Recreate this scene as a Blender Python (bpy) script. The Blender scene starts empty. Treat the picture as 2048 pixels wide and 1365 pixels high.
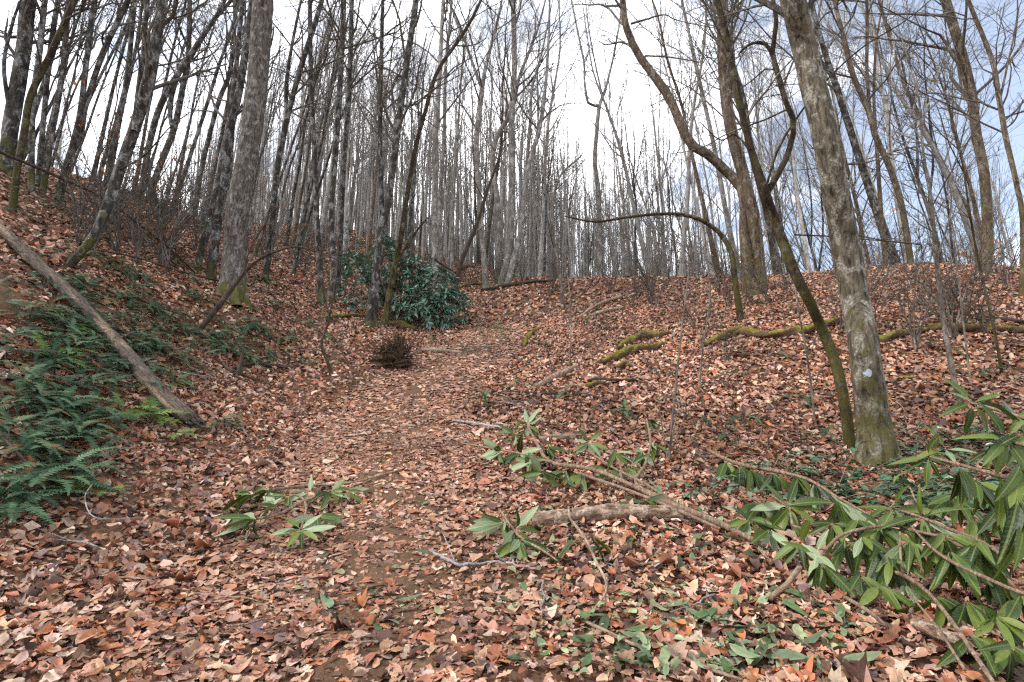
import bpy, math, random
import numpy as np

# ------------------------------------------------------------------ camera, sky, sun, exposure
SC = bpy.context.scene
COL = SC.collection
rng = np.random.default_rng(7)
random.seed(7)
PITCH = math.radians(11.0)
FPX = 1024.0                      # focal length in pixels of the 2048 px wide photograph (18 mm)
CAM = np.array([0.0, 0.0, 1.5])

cam_data = bpy.data.cameras.new("camera")
cam_data.lens = 18.0
cam_data.sensor_width = 36.0
cam_data.clip_start = 0.05
cam_data.clip_end = 2000.0
cam = bpy.data.objects.new("camera", cam_data)
cam.location = CAM
cam.rotation_euler = (math.radians(90) + PITCH, 0, 0)
COL.objects.link(cam)
SC.camera = cam

SUN_EL, SUN_AZ = math.radians(44), math.radians(258)   # azimuth measured from +Y towards +X
world = bpy.data.worlds.new("World")
SC.world = world
world.use_nodes = True
nt = world.node_tree
nt.nodes.clear()
w_out = nt.nodes.new("ShaderNodeOutputWorld")
w_bg = nt.nodes.new("ShaderNodeBackground")
w_sky = nt.nodes.new("ShaderNodeTexSky")
w_sky.sky_type = 'NISHITA'
w_sky.sun_disc = False
w_sky.sun_elevation = SUN_EL
w_sky.sun_rotation = SUN_AZ
w_sky.dust_density = 0.6
w_tc = nt.nodes.new("ShaderNodeTexCoord")
w_map = nt.nodes.new("ShaderNodeMapping")
w_map.inputs['Location'].default_value = (2.8, -0.85, -0.16)
w_map.inputs['Scale'].default_value = (1.0, 1.0, 1.9)
w_noise = nt.nodes.new("ShaderNodeTexNoise")
w_noise.inputs['Scale'].default_value = 1.6
w_noise.inputs['Detail'].default_value = 7.0
w_noise.inputs['Roughness'].default_value = 0.58
w_noise.inputs['Distortion'].default_value = 0.35
w_ramp = nt.nodes.new("ShaderNodeValToRGB")
w_ramp.color_ramp.elements[0].position = 0.41
w_ramp.color_ramp.elements[0].color = (0.10, 0.10, 0.10, 1)
w_ramp.color_ramp.elements[1].position = 0.58
w_ramp.color_ramp.elements[1].color = (1, 1, 1, 1)
w_mix = nt.nodes.new("ShaderNodeMix")
w_mix.data_type = 'RGBA'
w_mix.inputs[7].default_value = (12.5, 12.6, 13.0, 1)      # bright cloud deck
nt.links.new(w_tc.outputs['Generated'], w_map.inputs['Vector'])
nt.links.new(w_map.outputs['Vector'], w_noise.inputs['Vector'])
nt.links.new(w_noise.outputs['Fac'], w_ramp.inputs['Fac'])
nt.links.new(w_ramp.outputs['Color'], w_mix.inputs[0])
w_dim = nt.nodes.new("ShaderNodeVectorMath")
w_dim.operation = 'SCALE'
w_dim.inputs['Scale'].default_value = 0.72                  # clear sky is dimmer than the lit clouds
nt.links.new(w_sky.outputs['Color'], w_dim.inputs[0])
nt.links.new(w_dim.outputs[0], w_mix.inputs[6])
nt.links.new(w_mix.outputs[2], w_bg.inputs['Color'])
w_bg.inputs['Strength'].default_value = 0.10
nt.links.new(w_bg.outputs['Background'], w_out.inputs['Surface'])

sun_data = bpy.data.lights.new("sun", 'SUN')
sun_data.energy = 1.5
sun_data.angle = math.radians(14)
sun_data.color = (1.0, 0.94, 0.86)
sun = bpy.data.objects.new("sun", sun_data)
sd = np.array([math.sin(SUN_AZ) * math.cos(SUN_EL), math.cos(SUN_AZ) * math.cos(SUN_EL), math.sin(SUN_EL)])
from mathutils import Vector, Matrix
sun.rotation_euler = Vector(sd).to_track_quat('Z', 'Y').to_euler()
sun.location = (0, 0, 40)
COL.objects.link(sun)

SC.view_settings.view_transform = 'Standard'
SC.view_settings.look = 'None'
SC.view_settings.exposure = 1.62
SC.view_settings.gamma = 1.0
SC.view_settings.use_curve_mapping = False
SC.render.engine = 'CYCLES'
SC.cycles.max_bounces = 4
SC.cycles.diffuse_bounces = 2
SC.cycles.glossy_bounces = 2
SC.cycles.transmission_bounces = 2
SC.cycles.use_denoising = False
SC.cycles.use_fast_gi = False
SC.cycles.pixel_filter_type = 'BLACKMAN_HARRIS'
SC.cycles.filter_width = 1.3

# ------------------------------------------------------------------ projection helpers
SP, CP = math.sin(PITCH), math.cos(PITCH)
def ray(u, v):
    xc = (u - 1024.0) / FPX
    yc = (682.5 - v) / FPX
    return np.array([xc, CP - SP * yc, SP + CP * yc])
def at_Y(u, v, Y):
    d = ray(u, v)
    return CAM + d * (Y / d[1])
def project(P):
    d = P - CAM
    f = d[:, 1] * CP + d[:, 2] * SP
    up = -d[:, 1] * SP + d[:, 2] * CP
    f = np.where(f < 0.05, 0.05, f)
    return 1024 + FPX * d[:, 0] / f, 682.5 - FPX * up / f, f

_ONES = ["", "first", "second", "third", "fourth", "fifth", "sixth", "seventh", "eighth", "ninth", "tenth", "eleventh", "twelfth", "thirteenth", "fourteenth", "fifteenth", "sixteenth", "seventeenth", "eighteenth", "nineteenth"]
_TENS = ["", "", "twent", "thirt", "fort", "fift", "sixt", "sevent", "eight", "ninet"]
def ordinal(n):
    if n >= 100: return "hundred-" + (ordinal(n - 100) if n > 100 else "th")
    if n < 20: return _ONES[n]
    return _TENS[n // 10] + "ieth" if n % 10 == 0 else _TENS[n // 10] + "y-" + _ONES[n % 10]
def order_labels(objs, text):
    """labels counted from the left of the picture"""
    key = sorted(objs, key=lambda o: float(project(np.array([list(o.location)]) + [0, 0, .3])[0][0]))
    for k, o in enumerate(key):
        o["label"] = (ordinal(k + 1) if k else "leftmost") + " from the left of the " + text if k else "leftmost of the " + text
# ------------------------------------------------------------------ terrain
CTRL_PX = [
 # path and middle
 (850,1365,2.35),(1024,1365,2.35),(850,1240,2.95),(850,1150,3.5),(1024,1150,3.5),(850,1040,4.25),(1000,1000,4.6),(850,900,6.2),(850,830,7.9),
 (830,760,10.2),(790,735,11.3),(930,700,13),(930,650,16.5),(950,600,21),(970,568,25.5),
 # left bank
 (0,1365,2.2),(300,1365,2.3),(0,1150,2.9),(300,1150,3.3),(0,1000,3.5),(300,1000,4.3),(0,850,4.3),(200,850,5.2),(390,855,6.0),
 (0,700,5.3),(200,700,6.6),(400,720,8.4),(550,740,9.8),(0,600,6.2),(200,600,7.8),(350,640,9.0),(0,480,7.5),(200,500,9.6),(460,590,11.3),
 (350,540,12.2),(560,640,12.6),(100,400,11),(250,430,13),(0,340,10.5),(500,530,15.7),(640,605,15.7),(745,650,15.7),(400,470,19),
 (600,500,26),(300,402,19),(150,362,17),(0,318,14.5),
 # right
 (1400,1365,2.3),(1700,1365,2.2),(2048,1365,2.1),(1400,1150,3.4),(1700,1150,3.3),(2048,1150,3.1),(1300,1000,4.6),(1755,930,6.2),
 (2048,960,4.9),(1400,900,6.3),(1500,820,7.8),(1200,900,6.3),(1200,820,8.2),(1150,745,10.6),(1270,700,11.7),(1500,680,11),
 (1700,660,10.4),(2000,660,9.6),(1920,800,7.4),(1100,650,15.3),(1300,620,14.8),(1500,590,14.3),(1700,562,13.6),(1900,540,12.7),
 (2048,545,12.2),(1150,570,20),(1300,560,18.2),(1700,540,14.6),(1500,562,16),(1900,528,13.6),(2040,538,13.0),
 # upper hillside behind
 (900,530,32),(1000,552,29),(700,510,29),(1100,556,25),(1250,556,21),(800,488,45),(600,452,42),
]
CTRL_W = [(14,24,4.6),(20,22,3.6),(12,32,4.0),(26,30,0),(16,46,-1),(30,16,3.0),(22,10,3.6),(0,0,-0.05),(0,-4,-0.8),(6,-3,-0.6),(-6,-2,0.4),(-14,0,5.5),(-30,5,14),
 (-60,20,24),(-30,30,15.5),(-32,45,19),(-150,60,34),(-100,150,38),(0,150,18),(0,90,20),(0,50,15.5),(10,45,9),(-50,80,30),(60,100,-6),(100,150,-12),(150,50,-16),(100,0,-12),(0,-30,-6),(-60,-30,20),(60,-30,-9),(30,60,3),(160,160,-14),(-160,160,40),(-160,-30,34),(160,-30,-18)]
cp = [at_Y(*c) for c in CTRL_PX] + [np.array(c, float) for c in CTRL_W]
cp = np.array(cp)
def _tps_k(r2):
    return 0.5 * r2 * np.log(r2 + 1e-9)
_n = len(cp)
_A = np.zeros((_n + 3, _n + 3))
_d2 = ((cp[:, None, :2] - cp[None, :, :2]) ** 2).sum(-1)
_A[:_n, :_n] = _tps_k(_d2) + np.eye(_n) * (0.25 + 0.02 * np.hypot(cp[:, 0], cp[:, 1]))
_A[:_n, _n] = 1; _A[:_n, _n + 1:] = cp[:, :2]
_A[_n, :_n] = 1; _A[_n + 1:, :_n] = cp[:, :2].T
_sol = np.linalg.solve(_A, np.concatenate([cp[:, 2], np.zeros(3)]))
def tps(x, y):
    out = np.empty(x.shape)
    fx, fy, fo = x.ravel(), y.ravel(), out.ravel()
    for i in range(0, len(fx), 20000):
        xs, ys = fx[i:i + 20000], fy[i:i + 20000]
        r2 = (xs[:, None] - cp[None, :, 0]) ** 2 + (ys[:, None] - cp[None, :, 1]) ** 2
        fo[i:i + 20000] = _tps_k(r2) @ _sol[:_n] + _sol[_n] + _sol[_n + 1] * xs + _sol[_n + 2] * ys
    return fo.reshape(x.shape)
_GX0, _GY0, _GS = -50.0, -6.0, 0.25
_gx = np.arange(_GX0, 50.01, _GS); _gy = np.arange(_GY0, 90.01, _GS)
_GRID = tps(*np.meshgrid(_gx, _gy))
def vnoise(x, y, seed=0):
    xi, yi = np.floor(x), np.floor(y)
    fx, fy = x - xi, y - yi
    fx, fy = fx * fx * (3 - 2 * fx), fy * fy * (3 - 2 * fy)
    def h(a, b):
        s = np.sin(a * 127.1 + b * 311.7 + seed * 74.7) * 43758.5453
        return s - np.floor(s)
    return (h(xi, yi) * (1 - fx) + h(xi + 1, yi) * fx) * (1 - fy) + (h(xi, yi + 1) * (1 - fx) + h(xi + 1, yi + 1) * fx) * fy
def ground(x, y):
    x = np.asarray(x, float); y = np.asarray(y, float)
    gx = (x - _GX0) / _GS; gy = (y - _GY0) / _GS
    inside = (gx >= 0) & (gx < len(_gx) - 1.001) & (gy >= 0) & (gy < len(_gy) - 1.001)
    gx = np.clip(gx, 0, len(_gx) - 1.001); gy = np.clip(gy, 0, len(_gy) - 1.001)
    i, j = gx.astype(int), gy.astype(int)
    fx, fy = gx - i, gy - j
    z = (_GRID[j, i] * (1 - fx) + _GRID[j, i + 1] * fx) * (1 - fy) + (_GRID[j + 1, i] * (1 - fx) + _GRID[j + 1, i + 1] * fx) * fy
    if not np.all(inside):
        z = np.array(z, ndmin=1); xo = np.atleast_1d(x); yo = np.atleast_1d(y); m = ~np.atleast_1d(inside)
        z[m] = tps(xo[m], yo[m])
        z = z.reshape(x.shape)
    z = z + (vnoise(x * 0.9, y * 0.9, 1) - .5) * 0.13 + (vnoise(x * 2.7, y * 2.7, 2) - .5) * 0.06 + (vnoise(x * 7, y * 7, 3) - .5) * 0.02
    return z
def hgt_pt(u, v, h):
    d = ray(u, v)
    P = CAM + d * _ts[:, None]
    below = P[:, 2] < ground(P[:, 0], P[:, 1]) + h
    return P[int(np.argmax(below))].copy()
def normal_at(x, y, e=0.12):
    dx = (ground(x + e, y) - ground(x - e, y)) / (2 * e)
    dy = (ground(x, y + e) - ground(x, y - e)) / (2 * e)
    n = np.stack([-dx, -dy, np.ones_like(dx)], -1)
    return n / np.linalg.norm(n, axis=-1, keepdims=True)
_ts = np.concatenate([np.arange(0.9, 12, .02), np.arange(12, 40, .06), np.arange(40, 120, .3)])
def hit(u, v):
    d = ray(u, v)
    P = CAM + d * _ts[:, None]
    below = P[:, 2] < ground(P[:, 0], P[:, 1])
    k = int(np.argmax(below))
    if not below.any():
        k = int(np.argmin(np.abs(_ts - 25)))
    p = P[k].copy(); p[2] = ground(p[0], p[1])
    return p

# ------------------------------------------------------------------ mesh and object helpers
def make_mesh(name, V, F4=None, F3=None, col=None, smooth=True):
    me = bpy.data.meshes.new(name)
    V = np.asarray(V, np.float32)
    F4 = np.zeros((0, 4), np.int32) if F4 is None or len(F4) == 0 else np.asarray(F4, np.int32)
    F3 = np.zeros((0, 3), np.int32) if F3 is None or len(F3) == 0 else np.asarray(F3, np.int32)
    me.vertices.add(len(V)); me.vertices.foreach_set("co", V.ravel())
    nl = F4.size + F3.size
    me.loops.add(nl); me.loops.foreach_set("vertex_index", np.concatenate([F4.ravel(), F3.ravel()]))
    tot = np.concatenate([np.full(len(F4), 4), np.full(len(F3), 3)]).astype(np.int32)
    start = np.concatenate([[0], np.cumsum(tot)[:-1]]).astype(np.int32)
    me.polygons.add(len(tot)); me.polygons.foreach_set("loop_start", start); me.polygons.foreach_set("loop_total", tot)
    me.polygons.foreach_set("use_smooth", np.full(len(tot), smooth))
    if col is not None:
        a = me.color_attributes.new("Col", 'FLOAT_COLOR', 'POINT')
        c = np.ones((len(V), 4), np.float32); c[:, :3] = col
        a.data.foreach_set("color", c.ravel())
    me.update(calc_edges=True)
    return me
def add(name, me, mat=None, parent=None):
    o = bpy.data.objects.new(name, me)
    COL.objects.link(o)
    if mat is not None and me is not None and not me.materials:
        me.materials.append(mat)
    if parent is not None:
        o.parent = parent
    return o
def tag(o, label=None, cat=None, group=None, kind=None):
    if label: o["label"] = label
    if cat: o["category"] = cat
    if group: o["group"] = group
    if kind: o["kind"] = kind
    return o
def thing(name, loc, label, cat, group=None):
    o = bpy.data.objects.new(name, None)
    o.empty_display_size = 0.1
    o.location = loc
    COL.objects.link(o)
    return tag(o, label, cat, group)
class MB:
    def __init__(s): s.V = []; s.Q = []; s.T = []; s.C = []; s.n = 0
    def put(s, V, Q=None, T=None, C=None):
        if Q is not None and len(Q): s.Q.append(np.asarray(Q) + s.n)
        if T is not None and len(T): s.T.append(np.asarray(T) + s.n)
        s.V.append(V); s.n += len(V)
        if C is not None: s.C.append(C)
    def mesh(s, name, smooth=True, off=None):
        V = np.concatenate(s.V) if s.V else np.zeros((0, 3))
        if off is not None: V = V - np.asarray(off)
        return make_mesh(name, V, np.concatenate(s.Q) if s.Q else None, np.concatenate(s.T) if s.T else None,
                         np.concatenate(s.C) if s.C else None, smooth)
def unit(a): return a / np.maximum(np.linalg.norm(a, axis=-1, keepdims=True), 1e-9)
def frames(P):
    T = np.empty_like(P)
    T[:, 1:-1] = P[:, 2:] - P[:, :-2]; T[:, 0] = P[:, 1] - P[:, 0]; T[:, -1] = P[:, -1] - P[:, -2]
    T = unit(T)
    m = np.abs(P[:, -1] - P[:, 0])
    ref = np.eye(3)[np.argmin(m, axis=1)]
    U = unit(np.cross(T, ref[:, None, :])); W = np.cross(T, U)
    return T, U, W
def tubes(P, R, sides=5, rough=0.0, caps=False, lump=None):
    """P (K,n,3), R (K,n) -> vertices, quads"""
    P = np.asarray(P, float); R = np.asarray(R, float)
    if P.ndim == 2: P = P[None]; R = R[None]
    T, U, W = frames(P)
    K, n = R.shape
    th = np.linspace(0, 2 * np.pi, sides, endpoint=False)
    rr = np.repeat(R[:, :, None], sides, 2)
    if rough > 0:
        s = np.arange(n)[None, :, None]; ph = rng.random((K, 6, 1, 1)) * 6.28
        m = 0
        for q, (kt, ks) in enumerate([(2, .21), (3, .37), (5, .63), (1, .9), (7, 1.3), (4, 1.9)]):
            m = m + np.sin(kt * th[None, None, :] + ks * s + ph[:, q]) / (1 + .35 * q)
        rr = rr * (1 + rough * m + rough * .6 * (rng.random(rr.shape) - .5))
    if lump is not None: rr = rr * lump(th)
    V = P[:, :, None, :] + rr[..., None] * (np.cos(th)[None, None, :, None] * U[:, :, None, :] + np.sin(th)[None, None, :, None] * W[:, :, None, :])
    if caps:
        V = np.concatenate([np.repeat(P[:, :1, None, :], sides, 2), V, np.repeat(P[:, -1:, None, :], sides, 2)], 1)
        n += 2
    i = np.arange(n - 1)[:, None] * sides; j = np.arange(sides)[None, :]; j2 = (j + 1) % sides
    q = np.stack([i + j, i + j2, i + sides + j2, i + sides + j], -1).reshape(-1, 4)
    Q = (q[None] + (np.arange(K) * n * sides)[:, None, None]).reshape(-1, 4)
    return V.reshape(-1, 3), Q
def smooth_path(A, n):
    A = np.asarray(A, float)
    if len(A) < 3:
        t = np.linspace(0, 1, n)[:, None]; return A[0] * (1 - t) + A[-1] * t
    s = np.concatenate([[0], np.cumsum(np.linalg.norm(np.diff(A[:, :3], axis=0), axis=1) + 1e-6)])
    E = np.concatenate([[2 * A[0] - A[1]], A, [2 * A[-1] - A[-2]]])
    out = []
    for x in np.linspace(0, s[-1], n):
        k = min(max(int(np.searchsorted(s, x, 'right')) - 1, 0), len(A) - 2)
        t = (x - s[k]) / (s[k + 1] - s[k]); p0, p1, p2, p3 = E[k], E[k + 1], E[k + 2], E[k + 3]
        out.append(.5 * (2 * p1 + (p2 - p0) * t + (2 * p0 - 5 * p1 + 4 * p2 - p3) * t * t + (3 * p1 - p0 - 3 * p2 + p3) * t ** 3))
    return np.array(out)
def sprout(P, R, m, t0, t1, ang, lenf, n, wander, up, rfac, rmin, r=None, toward=None):
    """m children on every parent polyline; lenf(t, L) gives lengths"""
    r = r or rng
    K, N, _ = P.shape
    if K == 0: return np.zeros((0, n, 3)), np.zeros((0, n))
    t = r.uniform(t0, t1, (K, m)); f = t * (N - 1); i = np.minimum(f.astype(int), N - 2); f = f - i
    k = np.arange(K)[:, None]
    pos = P[k, i] * (1 - f[..., None]) + P[k, i + 1] * f[..., None]
    rad = R[k, i] * (1 - f) + R[k, i + 1] * f
    tan = unit(P[k, i + 1] - P[k, i])
    L = np.linalg.norm(np.diff(P, axis=1), axis=2).sum(1)[:, None]
    ln = lenf(t, L) * r.uniform(.7, 1.3, t.shape)
    rv = r.normal(size=tan.shape)
    side = unit(rv - (rv * tan).sum(-1, keepdims=True) * tan)
    a = r.uniform(ang[0], ang[1], t.shape)[..., None]
    d = unit(tan * np.cos(a) + side * np.sin(a))
    pts = [pos]; cur = pos; step = (ln / (n - 1))[..., None]
    for q in range(n - 1):
        d = unit(d + r.normal(size=d.shape) * wander + np.array([0, 0, up]))
        cur = cur + d * step; pts.append(cur)
    C = np.stack(pts, 2).reshape(K * m, n, 3)
    r0 = np.maximum(rad * rfac, rmin).reshape(K * m, 1)
    CR = r0 * np.linspace(1, .35, n)[None, :]
    return C, np.maximum(CR, rmin * .5)
# ------------------------------------------------------------------ materials
def newmat(name):
    m = bpy.data.materials.new(name); m.use_nodes = True
    t = m.node_tree; t.nodes.clear()
    return m, t
def nd(t, typ, **kw):
    n = t.nodes.new(typ)
    for k, v in kw.items():
        if k.startswith('_'): setattr(n, k[1:], v)
        else: n.inputs[k.replace('__', ' ')].default_value = v
    return n
def ramp(t, fac, stops):
    n = t.nodes.new("ShaderNodeValToRGB")
    e = n.color_ramp.elements
    while len(e) < len(stops): e.new(.5)
    for x, (p, c) in zip(e, stops):
        x.position = p; x.color = (*c, 1) if len(c) == 3 else c
    t.links.new(fac, n.inputs['Fac'])
    return n.outputs['Color']
def mixc(t, fac, a, b, mode='MIX'):
    n = t.nodes.new("ShaderNodeMix"); n.data_type = 'RGBA'; n.blend_type = mode
    for s, x in ((0, fac), (6, a), (7, b)):
        if isinstance(x, (int, float)): n.inputs[s].default_value = x
        elif isinstance(x, tuple): n.inputs[s].default_value = (*x, 1)
        else: t.links.new(x, n.inputs[s])
    return n.outputs[2]
def math_(t, op, a, b=None, c=None):
    n = t.nodes.new("ShaderNodeMath"); n.operation = op
    for s, x in enumerate((a, b, c)):
        if x is None: continue
        if isinstance(x, (int, float)): n.inputs[s].default_value = x
        else: t.links.new(x, n.inputs[s])
    return n.outputs[0]
def noise(t, vec, scale, detail=4, rough=.55, dist=0.0):
    n = nd(t, "ShaderNodeTexNoise", Scale=scale, Detail=detail, Roughness=rough, Distortion=dist)
    if vec is not None: t.links.new(vec, n.inputs['Vector'])
    return n.outputs['Fac']
def mapping(t, vec, scale):
    n = nd(t, "ShaderNodeMapping"); n.inputs['Scale'].default_value = scale
    t.links.new(vec, n.inputs['Vector'])
    return n.outputs['Vector']
def finish(t, color, rough=.8, spec=.3, bump=None, bstr=.5, bdist=.02, translucent=0.0):
    p = nd(t, "ShaderNodeBsdfPrincipled")
    if isinstance(color, tuple): p.inputs['Base Color'].default_value = (*color, 1)
    else: t.links.new(color, p.inputs['Base Color'])
    if isinstance(rough, (int, float)): p.inputs['Roughness'].default_value = rough
    else: t.links.new(rough, p.inputs['Roughness'])
    p.inputs['Specular IOR Level'].default_value = spec
    if bump is not None:
        b = nd(t, "ShaderNodeBump", Strength=bstr, Distance=bdist)
        t.links.new(bump, b.inputs['Height']); t.links.new(b.outputs['Normal'], p.inputs['Normal'])
    o = nd(t, "ShaderNodeOutputMaterial"); res = p.outputs['BSDF']
    if translucent > 0:
        tr = nd(t, "ShaderNodeBsdfTranslucent")
        if isinstance(color, tuple): tr.inputs['Color'].default_value = (*color, 1)
        else: t.links.new(color, tr.inputs['Color'])
        mx = nd(t, "ShaderNodeMixShader", Fac=translucent)
        t.links.new(res, mx.inputs[1]); t.links.new(tr.outputs['BSDF'], mx.inputs[2]); res = mx.outputs['Shader']
    t.links.new(res, o.inputs['Surface'])
def bark(name, dark, mid, lichen, lich_amt=.5, moss=0.0, moss_top=1.2, furrow=1.0, vary=.35, lscale=5.0, lstretch=.55):
    m, t = newmat(name)
    tc = nd(t, "ShaderNodeTexCoord"); ob = tc.outputs['Object']
    oi = nd(t, "ShaderNodeObjectInfo")
    add_ = nd(t, "ShaderNodeVectorMath", _operation='ADD')
    t.links.new(ob, add_.inputs[0]); t.links.new(oi.outputs['Location'], add_.inputs[1]); vec = add_.outputs[0]
    fv = mapping(t, vec, (14 * furrow, 14 * furrow, 2.6 * furrow))
    fur = noise(t, fv, 1.6, 5, .65, .6)
    fine = noise(t, vec, 42, 3, .6)
    pat = noise(t, mapping(t, vec, (1, 1, lstretch)), lscale, 4, .62, .5)
    spot = noise(t, vec, lscale * 4.2, 3, .6)
    c = mixc(t, ramp(t, fur, [(.34, (0, 0, 0)), (.62, (1, 1, 1))]), dark, mid)
    lm = math_(t, 'MULTIPLY', ramp(t, pat, [(.56 - .16 * lich_amt, (0, 0, 0)), (.68 - .12 * lich_amt, (1, 1, 1))]),
               ramp(t, spot, [(.38, (.15, .15, .15)), (.58, (1, 1, 1))]))
    c = mixc(t, math_(t, 'MULTIPLY', lm, min(1.0, .45 + lich_amt * .5)), c, lichen)
    c = mixc(t, math_(t, 'MULTIPLY', fine, .35), c, (.5, .5, .5), 'OVERLAY')
    if moss > 0:
        sep = nd(t, "ShaderNodeSeparateXYZ"); t.links.new(ob, sep.inputs[0])
        hgt = math_(t, 'SUBTRACT', 1.0, math_(t, 'DIVIDE', sep.outputs['Z'], moss_top))
        mn = noise(t, vec, 3.4, 4, .65)
        mm = math_(t, 'ADD', math_(t, 'MULTIPLY', hgt, .55), math_(t, 'MULTIPLY', math_(t, 'SUBTRACT', mn, .5), 2.4))
        mm = ramp(t, mm, [(.30, (0, 0, 0)), (.55, (moss, moss, moss))])
        mc = mixc(t, noise(t, vec, 60, 2), (.032, .034, .008), (.12, .112, .022))
        c = mixc(t, mm, c, mc)
    br = math_(t, 'ADD', math_(t, 'MULTIPLY', oi.outputs['Random'], vary), 1 - vary * .5)
    hv = nd(t, "ShaderNodeHueSaturation"); t.links.new(c, hv.inputs['Color']); t.links.new(br, hv.inputs['Value'])
    bm = math_(t, 'ADD', math_(t, 'MULTIPLY', fur, 1.0), math_(t, 'MULTIPLY', fine, .25))
    finish(t, hv.outputs['Color'], .9, .15, bm, .9, .03)
    return m
def leafmat(name, stops, rib=None, rough=.45, spec=.5, tr=.12, vary=.5):
    m, t = newmat(name)
    tc = nd(t, "ShaderNodeTexCoord"); ob = tc.outputs['Object']
    oi = nd(t, "ShaderNodeObjectInfo")
    fac = math_(t, 'ADD', math_(t, 'MULTIPLY', oi.outputs['Random'], vary), math_(t, 'MULTIPLY', noise(t, ob, 7, 3), 1 - vary))
    c = ramp(t, fac, stops)
    if rib:
        sep = nd(t, "ShaderNodeSeparateXYZ"); t.links.new(ob, sep.inputs[0])
        ay = math_(t, 'ABSOLUTE', sep.outputs['Y'])
        rm = ramp(t, math_(t, 'MULTIPLY', ay, 10), [(.07, (1, 1, 1)), (.16, (0, 0, 0))])
        wv = math_(t, 'SINE', math_(t, 'MULTIPLY', math_(t, 'SUBTRACT', sep.outputs['X'], math_(t, 'MULTIPLY', ay, .6)), 85))
        c = mixc(t, math_(t, 'MULTIPLY', math_(t, 'MAXIMUM', wv, 0.0), .16), c, rib)
        c = mixc(t, math_(t, 'MULTIPLY', rm, .75), c, rib)
        loc = nd(t, "ShaderNodeVectorMath", _operation='ADD'); t.links.new(ob, loc.inputs[0]); t.links.new(oi.outputs['Location'], loc.inputs[1])
        sp = noise(t, loc.outputs[0], 14, 3, .7)
        c = mixc(t, ramp(t, sp, [(.66, (0, 0, 0)), (.74, (.75, .75, .75))]), c, (.16, .10, .035))
    finish(t, c, rough, spec, noise(t, ob, 22, 3), .22, .015, tr)
    return m

M = {}
M['left'] = bark('lichen bark', (.010, .008, .007), (.052, .044, .037), (.34, .34, .32), .5, .6, 1.2, 1.0, .35, 7)
M['grey'] = bark('grey bark', (.05, .043, .037), (.19, .17, .15), (.42, .41, .38), .5, .5, .8, 1.0, .4, 5)
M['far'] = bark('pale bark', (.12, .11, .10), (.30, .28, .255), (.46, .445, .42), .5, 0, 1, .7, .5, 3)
M['big'] = bark('furrowed bark', (.02, .017, .014), (.125, .107, .092), (.38, .36, .33), .35, .9, .9, 1.5, .1, 9)
M['right'] = bark('beech bark', (.016, .013, .009), (.115, .095, .066), (.34, .32, .27), .5, .6, 2.2, 1.0, .1, 9)
M['mossy'] = bark('mossy bark', (.009, .006, .004), (.042, .029, .017), (.17, .15, .10), .3, .45, 7.0, 1.0, .2, 6)
M['warm'] = bark('warm bark', (.018, .012, .008), (.11, .08, .055), (.27, .23, .18), .4, .45, 4.5, 1.1, .3, 7)
M['twig'] = bark('twig bark', (.035, .028, .023), (.11, .092, .075), (.30, .28, .25), .3, 0, 1, 1, .4, 6)
M['sapling'] = bark('sapling bark', (.05, .04, .03), (.15, .125, .098), (.32, .30, .27), .4, .3, .6, 1, .3, 9)
M['dead'] = bark('dead wood', (.10, .07, .048), (.33, .245, .175), (.50, .42, .33), .35, 0, 1, 1.6, .25, 6)
M['pole'] = bark('fallen trunk wood', (.022, .017, .013), (.115, .09, .07), (.40, .28, .18), .42, 0, 1, 2.2, .1, 7, .10)
M['birch'] = bark('birch log bark', (.06, .034, .02), (.28, .19, .13), (.52, .43, .34), .5, 0, 1, 1.6, .1, 14, 1.2)
M['darkwood'] = bark('wet wood', (.02, .015, .012), (.075, .052, .038), (.16, .13, .10), .2, 0, 1, 1.2, .3, 6)
M['greytwig'] = bark('grey twig', (.14, .13, .13), (.34, .32, .31), (.5, .49, .48), .5, 0, 1, 2, .1, 20)
M['root'] = bark('root soil', (.018, .012, .008), (.085, .052, .032), (.16, .10, .06), .2, 0, 1, 1.0, .2, 8)
M['stem'] = bark('rhododendron stem', (.10, .065, .045), (.30, .21, .145), (.40, .33, .24), .3, 0, 1, 2, .2, 15)

def mosslog():
    m, t = newmat('moss covered log')
    tc = nd(t, "ShaderNodeTexCoord"); ob = tc.outputs['Object']
    geo = nd(t, "ShaderNodeNewGeometry"); sep = nd(t, "ShaderNodeSeparateXYZ"); t.links.new(geo.outputs['Normal'], sep.inputs[0])
    fac = math_(t, 'ADD', sep.outputs['Z'], math_(t, 'MULTIPLY', math_(t, 'SUBTRACT', noise(t, ob, 9, 5, .78), .5), 5.5))
    mk = ramp(t, fac, [(.32, (0, 0, 0)), (.75, (1, 1, 1))])
    wood = mixc(t, noise(t, mapping(t, ob, (3, 14, 14)), 2, 4), (.035, .022, .014), (.14, .09, .055))
    ms = mixc(t, noise(t, ob, 34, 3), (.05, .05, .008), (.25, .225, .03))
    finish(t, mixc(t, mk, wood, ms), .95, .1, noise(t, ob, 55, 3), .8, .02)
    return m
M['mosslog'] = mosslog()
def soil(name, dark, lite):
    m, t = newmat(name)
    geo = nd(t, "ShaderNodeNewGeometry"); v = geo.outputs['Position']
    a = noise(t, v, 1.3, 5, .6); b = noise(t, v, 28, 5, .7)
    c = mixc(t, b, dark, lite)
    c = mixc(t, ramp(t, a, [(.45, (0, 0, 0)), (.65, (.5, .5, .5))]), c, tuple(x * .6 for x in dark))
    finish(t, c, .95, .1, b, .9, .03)
    return m
M['soil'] = soil('leaf mould', (.05, .027, .016), (.20, .11, .065))
M['path'] = soil('trodden soil', (.05, .028, .017), (.20, .118, .072))
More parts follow.
